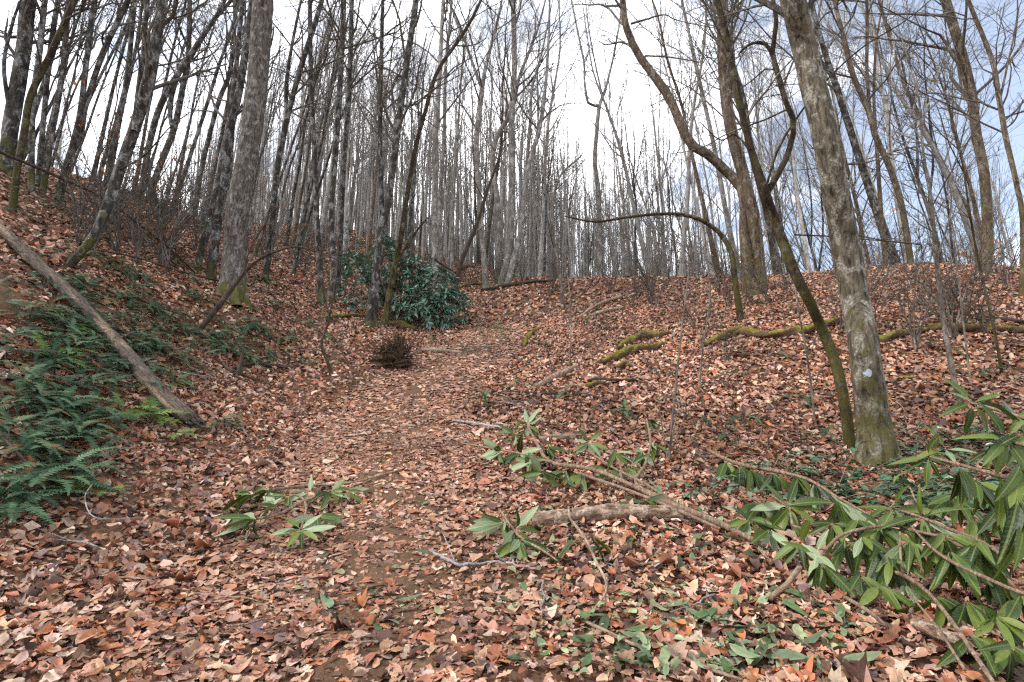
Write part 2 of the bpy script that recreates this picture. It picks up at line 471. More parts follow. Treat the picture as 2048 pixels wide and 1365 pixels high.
def litter():
    m, t = newmat('dead leaves')
    at = nd(t, "ShaderNodeVertexColor"); at.layer_name = "Col"
    geo = nd(t, "ShaderNodeNewGeometry"); v = geo.outputs['Position']
    n1 = noise(t, v, 45, 3, .6)
    c = mixc(t, ramp(t, n1, [(.35, (.55, .55, .55)), (.65, (0, 0, 0))]), at.outputs['Color'], (.075, .04, .028), 'MIX')
    c = mixc(t, .55, at.outputs['Color'], c)
    finish(t, c, .6, .25, noise(t, v, 90, 2), .25, .01, .10)
    return m
M['litter'] = litter()
G1, G2, G3 = (.014, .04, .012), (.045, .105, .025), (.105, .17, .055)
M['rhodo'] = leafmat('rhododendron leaf', [(.15, (.010, .026, .004)), (.5, (.044, .080, .009)), (.8, (.10, .14, .018)), (.97, (.16, .19, .055))], (.15, .18, .04), .45, .35, .16, .75)
M['rhodopale'] = leafmat('rhododendron leaf underside up', [(.2, (.12, .17, .085)), (.8, (.23, .28, .16))], (.33, .36, .19), .6, .3, .1)
M['bush'] = leafmat('far rhododendron leaf', [(.3, (.045, .10, .07)), (.5, (.13, .22, .16)), (.7, (.31, .41, .33))], None, .35, .6, .08, .1)
M['hobble'] = leafmat('dog hobble leaf', [(.25, (.014, .045, .022)), (.5, (.04, .10, .045)), (.75, (.12, .20, .11))], None, .3, .6, .08, .15)
M['fern'] = leafmat('evergreen fern', [(.1, (.007, .022, .008)), (.5, (.026, .068, .028)), (.8, (.075, .135, .065)), (.97, (.10, .085, .03))], None, .6, .2, .12, .7)
M['fernlite'] = leafmat('yellow green fern', [(.2, (.035, .075, .012)), (.5, (.075, .13, .022)), (.8, (.14, .19, .045))], None, .6, .2, .15, .6)
M['hemlock'] = leafmat('hemlock needles', [(.3, (.016, .03, .013)), (.7, (.06, .085, .032))], None, .6, .3, .1, .2)
M['orange'] = leafmat('withered beech leaves', [(.3, (.30, .095, .03)), (.7, (.48, .19, .07))], None, .6, .2, .3, .2)
M['deadfern'] = leafmat('withered fern', [(.3, (.08, .045, .02)), (.7, (.17, .10, .045))], None, .7, .1, .15, .3)
M['white'] = leafmat('white blaze paint', [(.3, (.20, .22, .25)), (.7, (.34, .36, .40))], None, .7, .2, 0, .1)
# ------------------------------------------------------------------ ground sheet
def axis(*segs):
    return np.unique(np.round(np.concatenate([np.arange(a, b, s) for a, b, s in segs] + [[segs[-1][1]]]), 4))
gxs = axis((0, 10, .17), (10, 36, .5), (36, 400, 14)); gxs = np.unique(np.concatenate([-gxs, gxs]))
gys = axis((-60, -6, 9), (-6, 1, .5), (1, 14, .13), (14, 40, .32), (40, 100, 2.5), (100, 400, 20))
GX, GY = np.meshgrid(gxs, gys)
GZ = ground(np.clip(GX, -160, 160), np.clip(GY, -40, 170))
nx, ny = len(gxs), len(gys)
ii = (np.arange(ny - 1)[:, None] * nx + np.arange(nx - 1)[None, :])
gq = np.stack([ii, ii + 1, ii + nx + 1, ii + nx], -1).reshape(-1, 4)
ground_o = add("ground", make_mesh("ground", np.stack([GX, GY, GZ], -1).reshape(-1, 3), gq), M['soil'])
tag(ground_o, "brown leaf mould of the wooded hollow, banks and ridge", None, None, "structure")

# ------------------------------------------------------------------ trodden soil track
trk_px = [(800, 1364), (785, 1230), (775, 1100), (775, 970), (790, 880), (805, 820), (830, 772), (890, 735), (955, 700), (985, 665)]
trk = smooth_path(np.array([hit(*p) for p in trk_px])[:, :2].repeat(1, 0), 260)
tt = np.gradient(trk, axis=0); tt /= np.linalg.norm(tt, axis=1, keepdims=True)
tn = np.stack([-tt[:, 1], tt[:, 0]], 1)
offs = np.linspace(-1, 1, 23)
hw = 1.15 + .2 * np.sin(np.arange(260) * .09) + .1 * vnoise(np.arange(260) * .11, np.zeros(260), 5)
TX = trk[:, None, 0] + tn[:, None, 0] * offs[None] * hw[:, None]
TY = trk[:, None, 1] + tn[:, None, 1] * offs[None] * hw[:, None]
TS = np.concatenate([[0], np.cumsum(np.linalg.norm(np.diff(trk, axis=0), axis=1))])
edge = 1 - np.abs(offs[None]) ** 2
tread = np.sin(TS[:, None] * 2 * np.pi / .26) * .016 * (np.abs(np.abs(offs[None]) - .55) < .32) * np.clip((TS[:, None] - 3.5) / 2, 0, 1)
TZ = ground(TX, TY) + .045 * edge - .02 - .03 * np.exp(-((np.abs(offs[None]) - .55) / .16) ** 2) + tread + (vnoise(TX * 9, TY * 9, 8) - .5) * .035
ii = (np.arange(259)[:, None] * 23 + np.arange(22)[None, :])
path_o = add("path", make_mesh("path", np.stack([TX, TY, TZ], -1).reshape(-1, 3), np.stack([ii, ii + 23, ii + 24, ii + 1], -1).reshape(-1, 4)), M['path'])
tag(path_o, "bare trodden soil track with tread marks through the leaves", None, None, "structure")
def track_dist(x, y):
    out = np.full(x.shape, 9.0)
    for k in range(0, 260, 4):
        out = np.minimum(out, np.hypot(x - trk[k, 0], y - trk[k, 1]))
    return out

# ------------------------------------------------------------------ dead leaf litter
PAL = np.array([(.53, .30, .20), (.64, .44, .33), (.36, .13, .07), (.46, .165, .065), (.085, .042, .028), (.20, .13, .115), (.45, .245, .145), (.40, .22, .15)])
PW = np.array([.23, .13, .19, .07, .17, .05, .10, .06]); PW = PW / PW.sum()
GPAL = np.array([(.20, .26, .14), (.08, .14, .05), (.045, .08, .035), (.26, .29, .15), (.12, .18, .10)])
SH = {
 'oak':   (np.array([0, .10, .22, .34, .46, .58, .70, .82, .93, 1.0]), np.array([.012, .07, .20, .10, .30, .13, .33, .15, .16, .02])),
 'maple': (np.array([0, .06, .18, .32, .44, .56, .70, .84, 1.0]), np.array([.05, .34, .30, .52, .28, .36, .14, .15, .01])),
 'oval':  (np.array([0, .12, .28, .45, .62, .8, .92, 1.0]), np.array([.01, .13, .23, .27, .24, .15, .07, .005])),
 'poplar':(np.array([0, .08, .22, .40, .55, .72, .88, 1.0]), np.array([.03, .30, .42, .34, .26, .40, .34, .12])),
 'long':  (np.array([0, .12, .3, .5, .7, .88, 1.0]), np.array([.012, .09, .135, .15, .135, .08, .01])),
 'mid':   (np.array([0, .3, .62, 1.0]), np.array([.06, .34, .27, .04])),
 'far':   (np.array([0, .55, 1.0]), np.array([.14, .36, .10])),
 'strip': (np.array([0, .5, 1.0]), np.array([.15, .36, .12])),
}
for _k, _pick in (('oak', [0, 2, 6, 9]), ('maple', [0, 1, 3, 8]), ('oval', [0, 2, 5, 7]), ('poplar', [0, 2, 5, 7])):   # coarser versions for leaves farther off
    SH[_k + '_coarse'] = (SH[_k][0][_pick], SH[_k][1][_pick])
def leaf_batch(kind, P, Nn, size, col, curl=1.0, flat=0.0, tilt=.38):
    """returns V (n,nv,3), quads for one leaf, C (n,nv,3)"""
    xs, ws = SH[kind]; n = len(P); s = len(xs)
    lat = np.array([-1, 1]) if kind == 'strip' else np.array([-1, 0, 1]); w_ = len(lat)
    bx = np.repeat(xs, w_) - .5; by = (ws[:, None] * lat).ravel()
    x = np.repeat(bx[None], n, 0); y = np.repeat(by[None], n, 0) * rng.uniform(.75, 1.15, (n, 1))
    a = np.clip(rng.normal(0, 1.15, (n, 1)), -2, 2) * curl; b = np.clip(rng.normal(0, .55, (n, 1)), -.9, .9) * curl; c = np.clip(rng.normal(0, .9, (n, 1)), -1.4, 1.4) * curl
    z = a * y ** 2 * 1.6 + b * x ** 2 + c * x * y + rng.normal(0, .032, x.shape) * curl
    z += .10 * np.abs(y) * rng.uniform(-1, 1.6, (n, 1)) * curl
    y = y * (1 - .25 * np.clip(np.abs(a), 0, 1.6) * np.abs(y))
    nn = unit(Nn + np.clip(rng.normal(0, tilt, Nn.shape), -1.6 * tilt, 1.6 * tilt) * (1 - flat))
    rv = rng.normal(size=(n, 3)); t = unit(rv - (rv * nn).sum(1, keepdims=True) * nn); bb = np.cross(nn, t)
    V = P[:, None] + size[:, None, None] * (x[..., None] * t[:, None] + y[..., None] * bb[:, None] + z[..., None] * nn[:, None])
    C = np.repeat(col[:, None], s * w_, 1) * (1 + .18 * rng.normal(size=(n, s * w_, 1)) * .6) * (1 - .25 * (np.abs(by) < 1e-6))[None, :, None]
    i = np.arange(s - 1)[:, None] * w_ + np.arange(w_ - 1)[None, :]
    q = np.stack([i, i + w_, i + w_ + 1, i + 1], -1).reshape(-1, 4)
    return V, q, np.clip(C, 0, 1)
def scatter(n, x0, x1, y0, y1, mx=150):
    x = rng.uniform(x0, x1, n); y = rng.uniform(y0, y1, n); z = ground(x, y)
    u, v, f = project(np.stack([x, y, z], 1))
    k = (u > -mx) & (u < 2048 + mx) & (v < 1365 + 130) & (v > -200) & ((CAM[1] + y) > .3)
    return x[k], y[k], z[k], u[k], v[k], f[k]
def pick_col(n):
    c = PAL[rng.choice(len(PAL), n, p=PW)] * rng.uniform(.5, 1.16, (n, 1))
    return c * (1 + rng.normal(0, .05, (n, 3)))
lit = MB()
def put_leaves(kind, x, y, z, size, col, lift, **kw):
    P = np.stack([x, y, z + lift], 1); Nn = normal_at(x, y)
    wet = .74 + .5 * vnoise(x * .8, y * .8, 71) * (.5 + vnoise(x * 2.9, y * 2.9, 72)); col = col * wet[:, None]   # damper and drier drifts
    V, q, C = leaf_batch(kind, P, Nn, size, col, **kw)
    n, nv = V.shape[:2]
    Q = (q[None] + (np.arange(n) * nv)[:, None, None]).reshape(-1, 4)
    lit.put(V.reshape(-1, 3), Q, None, C.reshape(-1, 3))
BARE = np.array([hit(*p)[:2] for p in [(1000, 990), (1080, 960), (980, 1090), (1040, 1140), (1150, 980), (1190, 1290), (1130, 1330), (1250, 1310), (870, 800), (830, 790), (930, 760), (1020, 1050)]])
def keep_density(x, y, u, v):
    td = track_dist(x, y)
    patch = vnoise(x * 2.3, y * 2.3, 21)
    bd = np.min(np.hypot(x[:, None] - BARE[None, :, 0], y[:, None] - BARE[None, :, 1]), 1)
    d = np.where(bd < .16 + .25 * patch, .35, 1.0) * np.where(td < .9, .95, 1.0)
    bank = (x < -2.6) & (y > 2.5) & (y < 14) & (vnoise(x * 1.6, y * 1.6, 31) > .42)
    return rng.random(len(x)) < np.where(bank, .42, d)
near_sel = []
for kind, cnt in (('oak', 20000), ('maple', 15000), ('oval', 19000), ('poplar', 11000)):
    x, y, z, u, v, f = scatter(cnt, -6.2, 6.2, 1.6, 7.2, 100)
    k = keep_density(x, y, u, v); x, y, z, u, v, f = x[k], y[k], z[k], u[k], v[k], f[k]
    sz = np.clip(rng.lognormal(-2.74, .33, len(x)), .03, .125); col = pick_col(len(x)); lift = rng.uniform(0.004, .04, len(x))
    show = np.where((u > 10) & (u < 2038) & (v > 60) & (v < 1345), sz / f * lift ** .3, 0)
    top = np.argsort(-show)[:75]
    m = np.ones(len(x), bool); m[top] = False
    near_sel.append((kind, x[top], y[top], z[top] + .035, sz[top] * .95, col[top]))
    on = track_dist(x, y) + .35 * vnoise(x * 2, y * 2, 51) < 1.25
    for sel, kk_ in ((y < 3.1, kind), (y >= 3.1, kind + '_coarse')):
        a_ = m & ~on & sel; put_leaves(kk_, x[a_], y[a_], z[a_], sz[a_], col[a_], lift[a_], tilt=.30, curl=.85)
        a_ = m & on & sel; put_leaves(kk_, x[a_], y[a_], z[a_], sz[a_] * .92, col[a_] * .82 + .18 * np.array([.46, .27, .18]), lift[a_] * .5 + .012, tilt=.13, curl=.4)
x, y, z, u, v, f = scatter(132000, -13, 15, 6.4, 17)
k = keep_density(x, y, u, v); x, y, z = x[k], y[k], z[k]
on = track_dist(x, y) + .35 * vnoise(x * 2, y * 2, 51) < 1.25; szm = np.clip(rng.lognormal(-2.5, .3, len(x)), .04, .16); cm_ = pick_col(len(x)); lm_ = rng.uniform(.004, .05, len(x))
for sel, kk_ in ((y < 8.2, "far"), (y >= 8.2, 'strip')):
    a_ = ~on & sel; put_leaves(kk_, x[a_], y[a_], z[a_], szm[a_], cm_[a_], lm_[a_], tilt=.36)
    a_ = on & sel; put_leaves(kk_, x[a_], y[a_], z[a_], szm[a_] * .95, cm_[a_] * .82 + .18 * np.array([.46, .27, .18]), lm_[a_] * .4 + .015, tilt=.14, curl=.4)
x, y, z, u, v, f = scatter(95000, -30, 24, 16, 42)
put_leaves('strip', x, y, z, rng.uniform(.12, .2, len(x)), pick_col(len(x)), rng.uniform(.005, .05, len(x)), tilt=.4)
x, y, z, u, v, f = scatter(70000, -6, 6, 1.7, 9, 60)
k = (rng.random(len(x)) < np.where(track_dist(x, y) < 1.1, 1.0, .6)); x, y, z = x[k], y[k], z[k]
put_leaves('strip', x, y, z, rng.uniform(.012, .05, len(x)), pick_col(len(x)) * .8, rng.uniform(.008, .04, len(x)), tilt=.5)
# the carpet goes on to both sides of the frame
for cnt_, bx_, lo_, hi_, mg in ((52000, (-11, 11, 1.2, 7.5), .06, .12, 100), (60000, (-22, 24, 7, 20), .08, .15, 150)):
    x, y, z, u, v, f = scatter(cnt_, *bx_, 1500); k = (u < -mg) | (u > 2048 + mg); x, y, z = x[k], y[k], z[k]
    put_leaves('strip', x, y, z, rng.uniform(lo_, hi_, len(x)), pick_col(len(x)), rng.uniform(.004, .05, len(x)), tilt=.3)
# torn green leaves and shreds in the lower right
def gl(cnt, box, s0, s1, kind, bias=None):
    us = rng.uniform(box[0], box[2], cnt); vs = rng.uniform(box[1], box[3], cnt)
    P = np.array([hit(a, b) for a, b in zip(us, vs)])
    col = GPAL[rng.integers(0, len(GPAL), cnt)] * rng.uniform(.7, 1.2, (cnt, 1))
    return P, rng.uniform(s0, s1, cnt), col
for box, cnt, s0, s1 in (((1000, 1080, 1560, 1360), 210, .03, .085), ((1150, 1180, 1750, 1364), 180, .03, .09), ((960, 930, 1450, 1100), 110, .03, .08), ((560, 930, 1000, 1250), 60, .03, .08)):
    P, s, c = gl(cnt, box, s0, s1, 'oval')
    put_leaves('oval', P[:, 0], P[:, 1], P[:, 2], s, c, rng.uniform(.02, .055, cnt), curl=.7, tilt=.3)
GREEN = []
for box, cnt in (((1000, 1090, 1600, 1350), 26), ((1250, 1200, 1800, 1350), 18), ((900, 930, 1400, 1090), 16), ((640, 980, 1000, 1300), 9)):
    P, s, c = gl(cnt, box, .12, .18, 'long'); GREEN.append((P, s, c))
lo = add("leaf_litter", lit.mesh("leaf_litter"), M['litter'])
tag(lo, "carpet of curled brown and russet dead leaves over the ground", "leaf litter", None, "stuff")
def single_leaves(name, kind, P, size, col, **kw):
    kw.setdefault('curl', .75); kw.setdefault('tilt', .25)
    V, q, C = leaf_batch(kind, P, normal_at(P[:, 0], P[:, 1]), size, col, **kw)
    for k in range(len(P)):
        o = add(name, make_mesh(name, V[k] - P[k], q, None, C[k]), M['litter'], ground_o)
        o.location = P[k]
for kind, x, y, z, s, c in near_sel:
    single_leaves("fallen_leaf", kind, np.stack([x, y, z], 1), s, c)
for P, s, c in GREEN:
    P = P.copy(); P[:, 2] += .05
    single_leaves("torn_green_leaf", 'long', P, s, c, curl=.5, tilt=.3)

# ------------------------------------------------------------------ trees drawn after the photograph
def w2r(u, v, w, Y):
    return w * .48 * (Y / ray(u, v)[1]) / FPX / math.sqrt(1 + ((u - 1024) / FPX) ** 2)
def px_line(pts, Y, wob=0.0):
    out = []
    for q, (u, v, w) in enumerate(pts):
        yy = Y[q] if isinstance(Y, (list, tuple, np.ndarray)) else Y + (wob * math.sin(q * 1.7 + u) if q else 0)
        out.append([*at_Y(u, v, yy), w2r(u, v, w, yy)])
    return np.array(out)
def crown_mesh(name, P, R, base, n1=14, n2=5, n3=4, t0=.35, L1=.22, ang=(.5, 1.1), up=.06, rmin=.006, arms=(), wander=.16, h3=1.0):
    mb = MB()
    Ps = [smooth_path(np.column_stack([P, R]), 14)] + [smooth_path(a, 14) for a in arms]
    A = np.array(Ps)
    c1, r1 = sprout(A[:1, :, :3], np.minimum(A[:1, :, 3], .11), n1, t0, .99, ang, lambda t, L: L * L1 * (1.25 - t * .55), 7, wander, up, .42, rmin * 1.6)
    if len(A) > 1:
        c1b, r1b = sprout(A[1:, :, :3], A[1:, :, 3], max(4, n1 // 2), .25, .98, ang, lambda t, L: L * .3 * (1.2 - t * .5), 7, wander, up, .42, rmin * 1.6)
        c1 = np.concatenate([c1, c1b]); r1 = np.concatenate([r1, r1b])
    mb.put(*tubes(c1, r1, 5))
    c2, r2 = sprout(c1, r1, n2, .2, .97, (.4, .95), lambda t, L: L * .48 * (1.15 - t * .5), 5, wander, up * .7, .6, rmin)
    mb.put(*tubes(c2, r2, 3))
    if n3:
        c3, r3 = sprout(c2, r2, n3, .15, .98, (.4, .95), lambda t, L: L * .5 * h3 * (1.1 - t * .4), 4, wander, 0, .7, rmin * .7)
        mb.put(*tubes(c3, r3, 3))
    return mb.mesh(name, True, base)
def trunk_mesh(P4, base, sides, rough, flare, big=False, relief=.016):
    n = 240 if big else 34
    A = smooth_path(P4, n)
    h = np.concatenate([[0], np.cumsum(np.linalg.norm(np.diff(A[:, :3], axis=0), axis=1))])
    A[:, 3] *= 1 + flare * np.exp(-h / (.35 if big else .22))
    mb = MB()
    V, Q = tubes(A[:, :3], A[:, 3], sides, rough if not big else .008)
    if big:
        c = np.repeat(A[:, :3], sides, 0); th = np.tile(np.linspace(0, 6.2832, sides, endpoint=False), n); hh = np.repeat(h, sides)
        rad_ = np.repeat(A[:, 3], sides); ax_ = np.cos(th) * rad_; ay_ = np.sin(th) * rad_
        def n3(f, g, sd): return vnoise(ax_ * f + hh * g * .13, ay_ * f + hh * g, sd)
        rid = np.abs(n3(26, 5.5, 41) - .5) * 2; rid2 = np.abs(n3(55, 16, 42) - .5) * 2
        lobes = .85 * np.exp(-hh / .26) * np.maximum(0, np.cos(5 * th + 1 + .4 * np.sin(2 * th))) + .10 * np.exp(-hh / .5) * np.cos(3 * th)
        k = 1 + lobes + (relief * (rid - .5) + relief * .5 * (rid2 - .5) + .012 * (n3(6, 2, 43) - .5)) / np.maximum(rad_, .05)
        V = c + (V - c) * k[:, None]
    mb.put(V, Q)
    return mb.mesh("trunk", True, base), A
def px_tree(name, label, pts, mat='grey', arms=(), Y=None, ext=.5, n1=14, n2=5, n3=4, t0=.35, sides=9, rough=.035, flare=.45, big=False, cat="tree", group=None,
            rmin=None, wob=.12, L1=.2, up=.06, lean=0.0, extra=True, ang=(.5, 1.1)):
    base = hit(pts[0][0], pts[0][1]) if Y is None else at_Y(pts[0][0], pts[0][1], Y)
    if Y is not None: base[2] = ground(base[0], base[1])
    Yb = base[1]
    L = px_line(pts, Yb, wob)
    top = L[-1]; d = unit(L[-1, :3] - L[-2, :3]); hgt = np.linalg.norm(top[:3] - base)
    if ext > 0:
        d2 = unit(d + np.array([0, .05, .5]))
        L = np.vstack([L, [*(top[:3] + d2 * hgt * ext * .5), top[3] * .62], [*(top[:3] + d2 * hgt * ext * .5 + unit(d2 + np.array([.1, .1, .3])) * hgt * ext * .5), top[3] * .2]])
    low = L[0].copy(); low[:3] = base - np.array([0, 0, .25]); low[3] *= 1.05
    if Y is not None or abs(L[0, 2] - base[2]) > .05: L[0, :3] = base if Y is None else np.minimum(L[0, :3], base)
    L = np.vstack([low, L])
    o = thing(name, base, label, cat, group)
    me, A = trunk_mesh(L, base, sides, rough, flare, big, .022 if mat == 'big' else .010)
    add("trunk", me, M[mat], o)
    armP = []
    for a in arms:
        AL = px_line(a, Yb + .0, .1)
        if AL[-1, 2] > base[2] + hgt * .8 and ext > 0:
            dd = unit(unit(AL[-1, :3] - AL[-2, :3]) + np.array([0, .1, .3])); AL = np.vstack([AL, [*(AL[-1, :3] + dd * hgt * ext * .6), AL[-1, 3] * .3]])
        B = smooth_path(AL, 26); B[:, 3] = np.maximum(B[:, 3], .003)
        mb = MB(); mb.put(*tubes(B[:, :3], B[:, 3], 7, .03)); add("branch", mb.mesh("branch", True, base), M[mat], o)
        armP.append(B)
    if n1:
        rm = rmin or max(.0035, Yb * .00034)
        add("crown", crown_mesh("crown", A[:, :3], A[:, 3], base, n1, n2, n3, t0, L1, ang, up, rm, armP), M['twig'] if mat != 'far' else M['far'], o)
    return o
# left bank trees
px_tree("tree", "thick grey trunk at the far left edge of the photo", [(12,345,38),(20,270,37),(30,205,36),(47,100,36),(58,0,35)], 'left', [[(18,215,12),(8,130,10),(22,60,8),(36,15,6)]], n1=10)
px_tree("tree", "dark mossy tree bending right in front of the far left trunk", [(24,425,20),(36,330,17),(50,256,17),(61,191,16),(99,113,15),(147,5,14)], 'mossy', n1=9)
px_tree("tree", "slender grey tree just right of the far left trunk", [(62,380,15),(66,210,14),(80,100,14),(90,0,13)], 'left', n1=8)
px_tree("tree", "narrow tree, third from the left edge, slightly tilted", [(75,372,14),(88,230,13),(101,100,13),(116,0,12)], 'left', n1=8)
px_tree("tree", "straight lichened tree above the fern bank, left of the curved mossy limb", [(86,385,15),(103,273,14),(126,137,13),(138,0,12)], 'left', n1=9)
px_tree("tree", "pale lichened tree leaning right on the upper left bank", [(112,408,16),(130,340,15),(158,240,14),(174,113,13),(190,0,12)], 'left', n1=10)
px_tree("tree", "tree with a long S-curved stem reaching up right on the upper left bank", [(120,398,14),(140,318,14),(162,267,13),(173,205,13),(208,103,13),(256,0,12)], 'left', [[(168,225,8),(195,165,7),(235,85,6),(262,30,5)]], n1=9)
px_tree("tree", "slim dark tree left of the speckled double trunk", [(205,408,13),(222,308,12),(246,205,12),(260,103,11),(270,0,10)], 'left', n1=8)
px_tree("tree", "black and white speckled tree with a bowed foot on the fern bank", [(138,534,20),(160,508,20),(190,470,21),(218,405,24),(239,342,25),(270,256,25),(297,154,25),(314,68,24),(326,0,23)], 'left', [[(268,262,13),(278,171,13),(287,103,12),(295,0,11)], [(240,340,5),(290,310,4),(340,255,3),(380,225,2)]], n1=12, sides=14, rough=.05)
px_tree("tree", "forked tree behind the speckled trunk with a crown sweeping right", [(298,400,16),(305,376,15),(320,332,14),(349,256,14),(366,171,13),(376,120,12),(380,0,10)], 'left', [[(345,268,8),(340,220,11),(350,160,12),(376,123,11),(427,41,10),(464,0,8)]], n1=11)
px_tree("tree", "lichened tree leaning right above the brown thicket, left of the big trunk", [(280,418,14),(292,325,14),(308,249,14),(332,188,14),(362,140,12),(400,80,10),(440,20,8)], 'left', n1=9)
px_tree("tree", "thin tree between the forked tree and the big trunk", [(388,440,11),(405,330,11),(437,205,10),(461,137,10),(473,0,9)], 'left', n1=10)
px_tree("tree", "dark speckled tree leaning against the left side of the big trunk", [(420,566,20),(428,500,20),(438,425,19),(448,370,19),(458,273,18),(480,171,17),(500,40,15),(505,0,14)], 'left', n1=9, sides=12)
px_tree("tree", "second dark tree left of the big trunk, rooted in moss", [(392,540,18),(412,470,18),(428,405,16),(446,320,14),(462,220,12),(474,120,10),(482,20,8)], 'left', n1=8)
px_tree("tree", "biggest tree on the left, furrowed grey brown trunk with mossy roots", [(462,598,58),(466,560,54),(470,500,51),(478,403,49),(496,308,47),(510,200,45),(518,120,44),(527,0,43)], 'big', n1=12, t0=.55, sides=90, rough=.02, flare=.15, big=True, ext=.6)
px_tree("tree", "slanting tree right of the big trunk, forked halfway", [(530,566,15),(540,480,14),(548,400,13),(556,325,13),(574,239,12),(601,137,11),(640,15,10)], 'left', [[(574,240,9),(572,180,9),(578,126,8),(595,34,6)]], n1=11)
px_tree("tree", "upright slim tree with a mossy foot left of the rhododendron bush", [(641,606,17),(640,535,14),(634,444,12),(629,308,11),(622,171,10),(620,0,9)], 'left', n1=14)
px_tree("tree", "twin slim tree touching the mossy-footed tree left of the bush", [(660,606,15),(668,540,14),(662,427,12),(673,273,12),(684,103,11),(688,0,10)], 'left', n1=13)
px_tree("tree", "slim tree rising behind the left end of the rhododendron bush", [(676,575,12),(687,342,11),(694,239,11),(700,137,10),(704,0,9)], 'left', n1=14, Y=17.5)
px_tree("tree", "mossy-footed double tree standing in front of the rhododendron bush", [(741,652,27),(746,600,21),(753,552,19),(765,450,17),(776,410,15),(789,308,15),(803,205,14),(817,103,13),(832,5,12)], 'left', [[(765,448,11),(761,342,10),(760,239,9),(763,103,9),(766,0,8)]], n1=13, sides=12)
px_tree("tree", "thin dark tree before the bush, leaning far to the right", [(768,652,13),(786,552,12),(806,450,11),(812,405,10),(830,300,9),(851,222,9),(875,143,8),(926,68,7),(962,0,6)], 'mossy', [[(790,530,5),(815,490,5),(835,460,4),(855,436,3)]], n1=12)
px_tree("tree", "straight dark tree just right of the bush top", [(874,548,15),(868,465,13),(871,342,13),(873,240,11),(880,130,9),(886,0,7)], 'grey', n1=15, Y=22)
px_tree("tree", "narrow tree hugging the straight dark tree behind the bush", [(884,548,10),(878,444,9),(888,273,8),(891,137,7),(902,20,6)], 'grey', n1=13, Y=23)
px_tree("tree", "short crooked dark leaning tree at the right end of the bush", [(905,566,11),(919,535,10),(936,492,9),(953,450,8),(975,380,6),(1000,310,4)], 'darkwood', [[(905,542,5),(885,530,5),(865,517,4)], [(908,546,5),(922,540,4),(940,531,4)]], ext=.2, n1=8, Y=19)
px_tree("tree", "Y-forked grey tree with a mossy foot on the saddle", [(972,576,14),(964,465,12),(957,376,11),(953,284,11),(964,178,10),(975,120,7),(1000,20,5)], 'grey', [[(964,180,7),(943,120,6),(925,70,5),(905,20,4)]], n1=16)
px_tree("tree", "middle trunk of the clump on the saddle, tallest and straightest", [(1003,573,16),(1014,520,14),(1022,465,14),(1025,342,13),(1023,239,13),(1029,137,11),(1026,0,9)], 'grey', n1=18)
px_tree("tree", "left bowed trunk of the clump on the saddle", [(993,570,13),(999,465,11),(994,393,11),(984,325,11),(994,273,10),(1022,225,9),(1040,150,7),(1075,60,5)], 'grey', n1=12)
px_tree("tree", "right leaning trunk of the clump on the saddle", [(1014,574,14),(1030,510,12),(1042,465,11),(1049,393,11),(1059,325,10),(1080,253,9),(1092,160,7),(1098,60,5)], 'grey', [[(1050,380,8),(1060,250,7),(1064,180,6),(1085,100,4)]], n1=14)
px_tree("tree", "lone tree with lyre-shaped fork against the bright sky gap", [(1198,545,13),(1199,465,11),(1196,376,10),(1189,325,9),(1193,270,9),(1198,215,9),(1205,195,7),(1213,171,6),(1227,113,5),(1240,40,4),(1243,0,3)], 'grey',
        [[(1198,214,6),(1184,210,6),(1175,203,6),(1169,161,5),(1168,126,5),(1155,62,4),(1143,0,3)], [(1204,188,4),(1194,145,4),(1186,105,3),(1178,60,3),(1172,10,2)]], n1=10, n2=3, n3=3, t0=.55, Y=27, ext=.15)
px_tree("sapling", "small crooked sapling in front of the saddle, its top branching", [(1127,612,9),(1121,560,8),(1113,518,8),(1104,450,7),(1108,400,5),(1122,350,4),(1160,315,3)], 'sapling', [[(1106,420,4),(1092,385,3),(1085,340,2)]], ext=.1, n1=9, t0=.3, cat="sapling")
# right side
px_tree("tree", "tall straight brown trunk on the ridge behind the forked mossy tree", [(1515,585,42),(1514,520,33),(1508,440,28),(1502,410,27),(1485,342,25),(1461,256,24),(1447,137,23),(1444,0,22)], 'warm', n1=14, sides=16, rough=.04, flare=.3)
px_tree("tree", "mossy tree on the ridge whose limb sweeps up far to the left", [(1497,588,26),(1491,500,22),(1488,455,21),(1488,393,20),(1464,355,19),(1409,304,19),(1377,284,19),(1343,205,18),(1312,157,17),(1275,106,16),(1251,51,15),(1245,0,14)], 'warm',
        [[(1262,48,5),(1290,40,4),(1330,30,3),(1370,45,2)], [(1290,112,4),(1340,115,3),(1400,125,2)]], n1=14, sides=14, rough=.05, t0=.5)
px_tree("tree", "big grey right trunk with a white paint blaze", [(1757,936,84),(1748,860,76),(1735,745,70),(1722,660,68),(1710,600,65),(1690,480,60),(1665,350,57),(1640,230,56),(1610,100,54),(1585,0,52)], 'right',
        [[(1640,118,6),(1668,80,5),(1700,40,4),(1716,0,3)], [(1668,330,5),(1735,325,4),(1790,300,3),(1850,240,2)], [(1690,465,4),(1760,480,3),(1840,488,2)]], n1=10, t0=.6, sides=90, rough=.02, flare=.10, big=True, ext=.6)
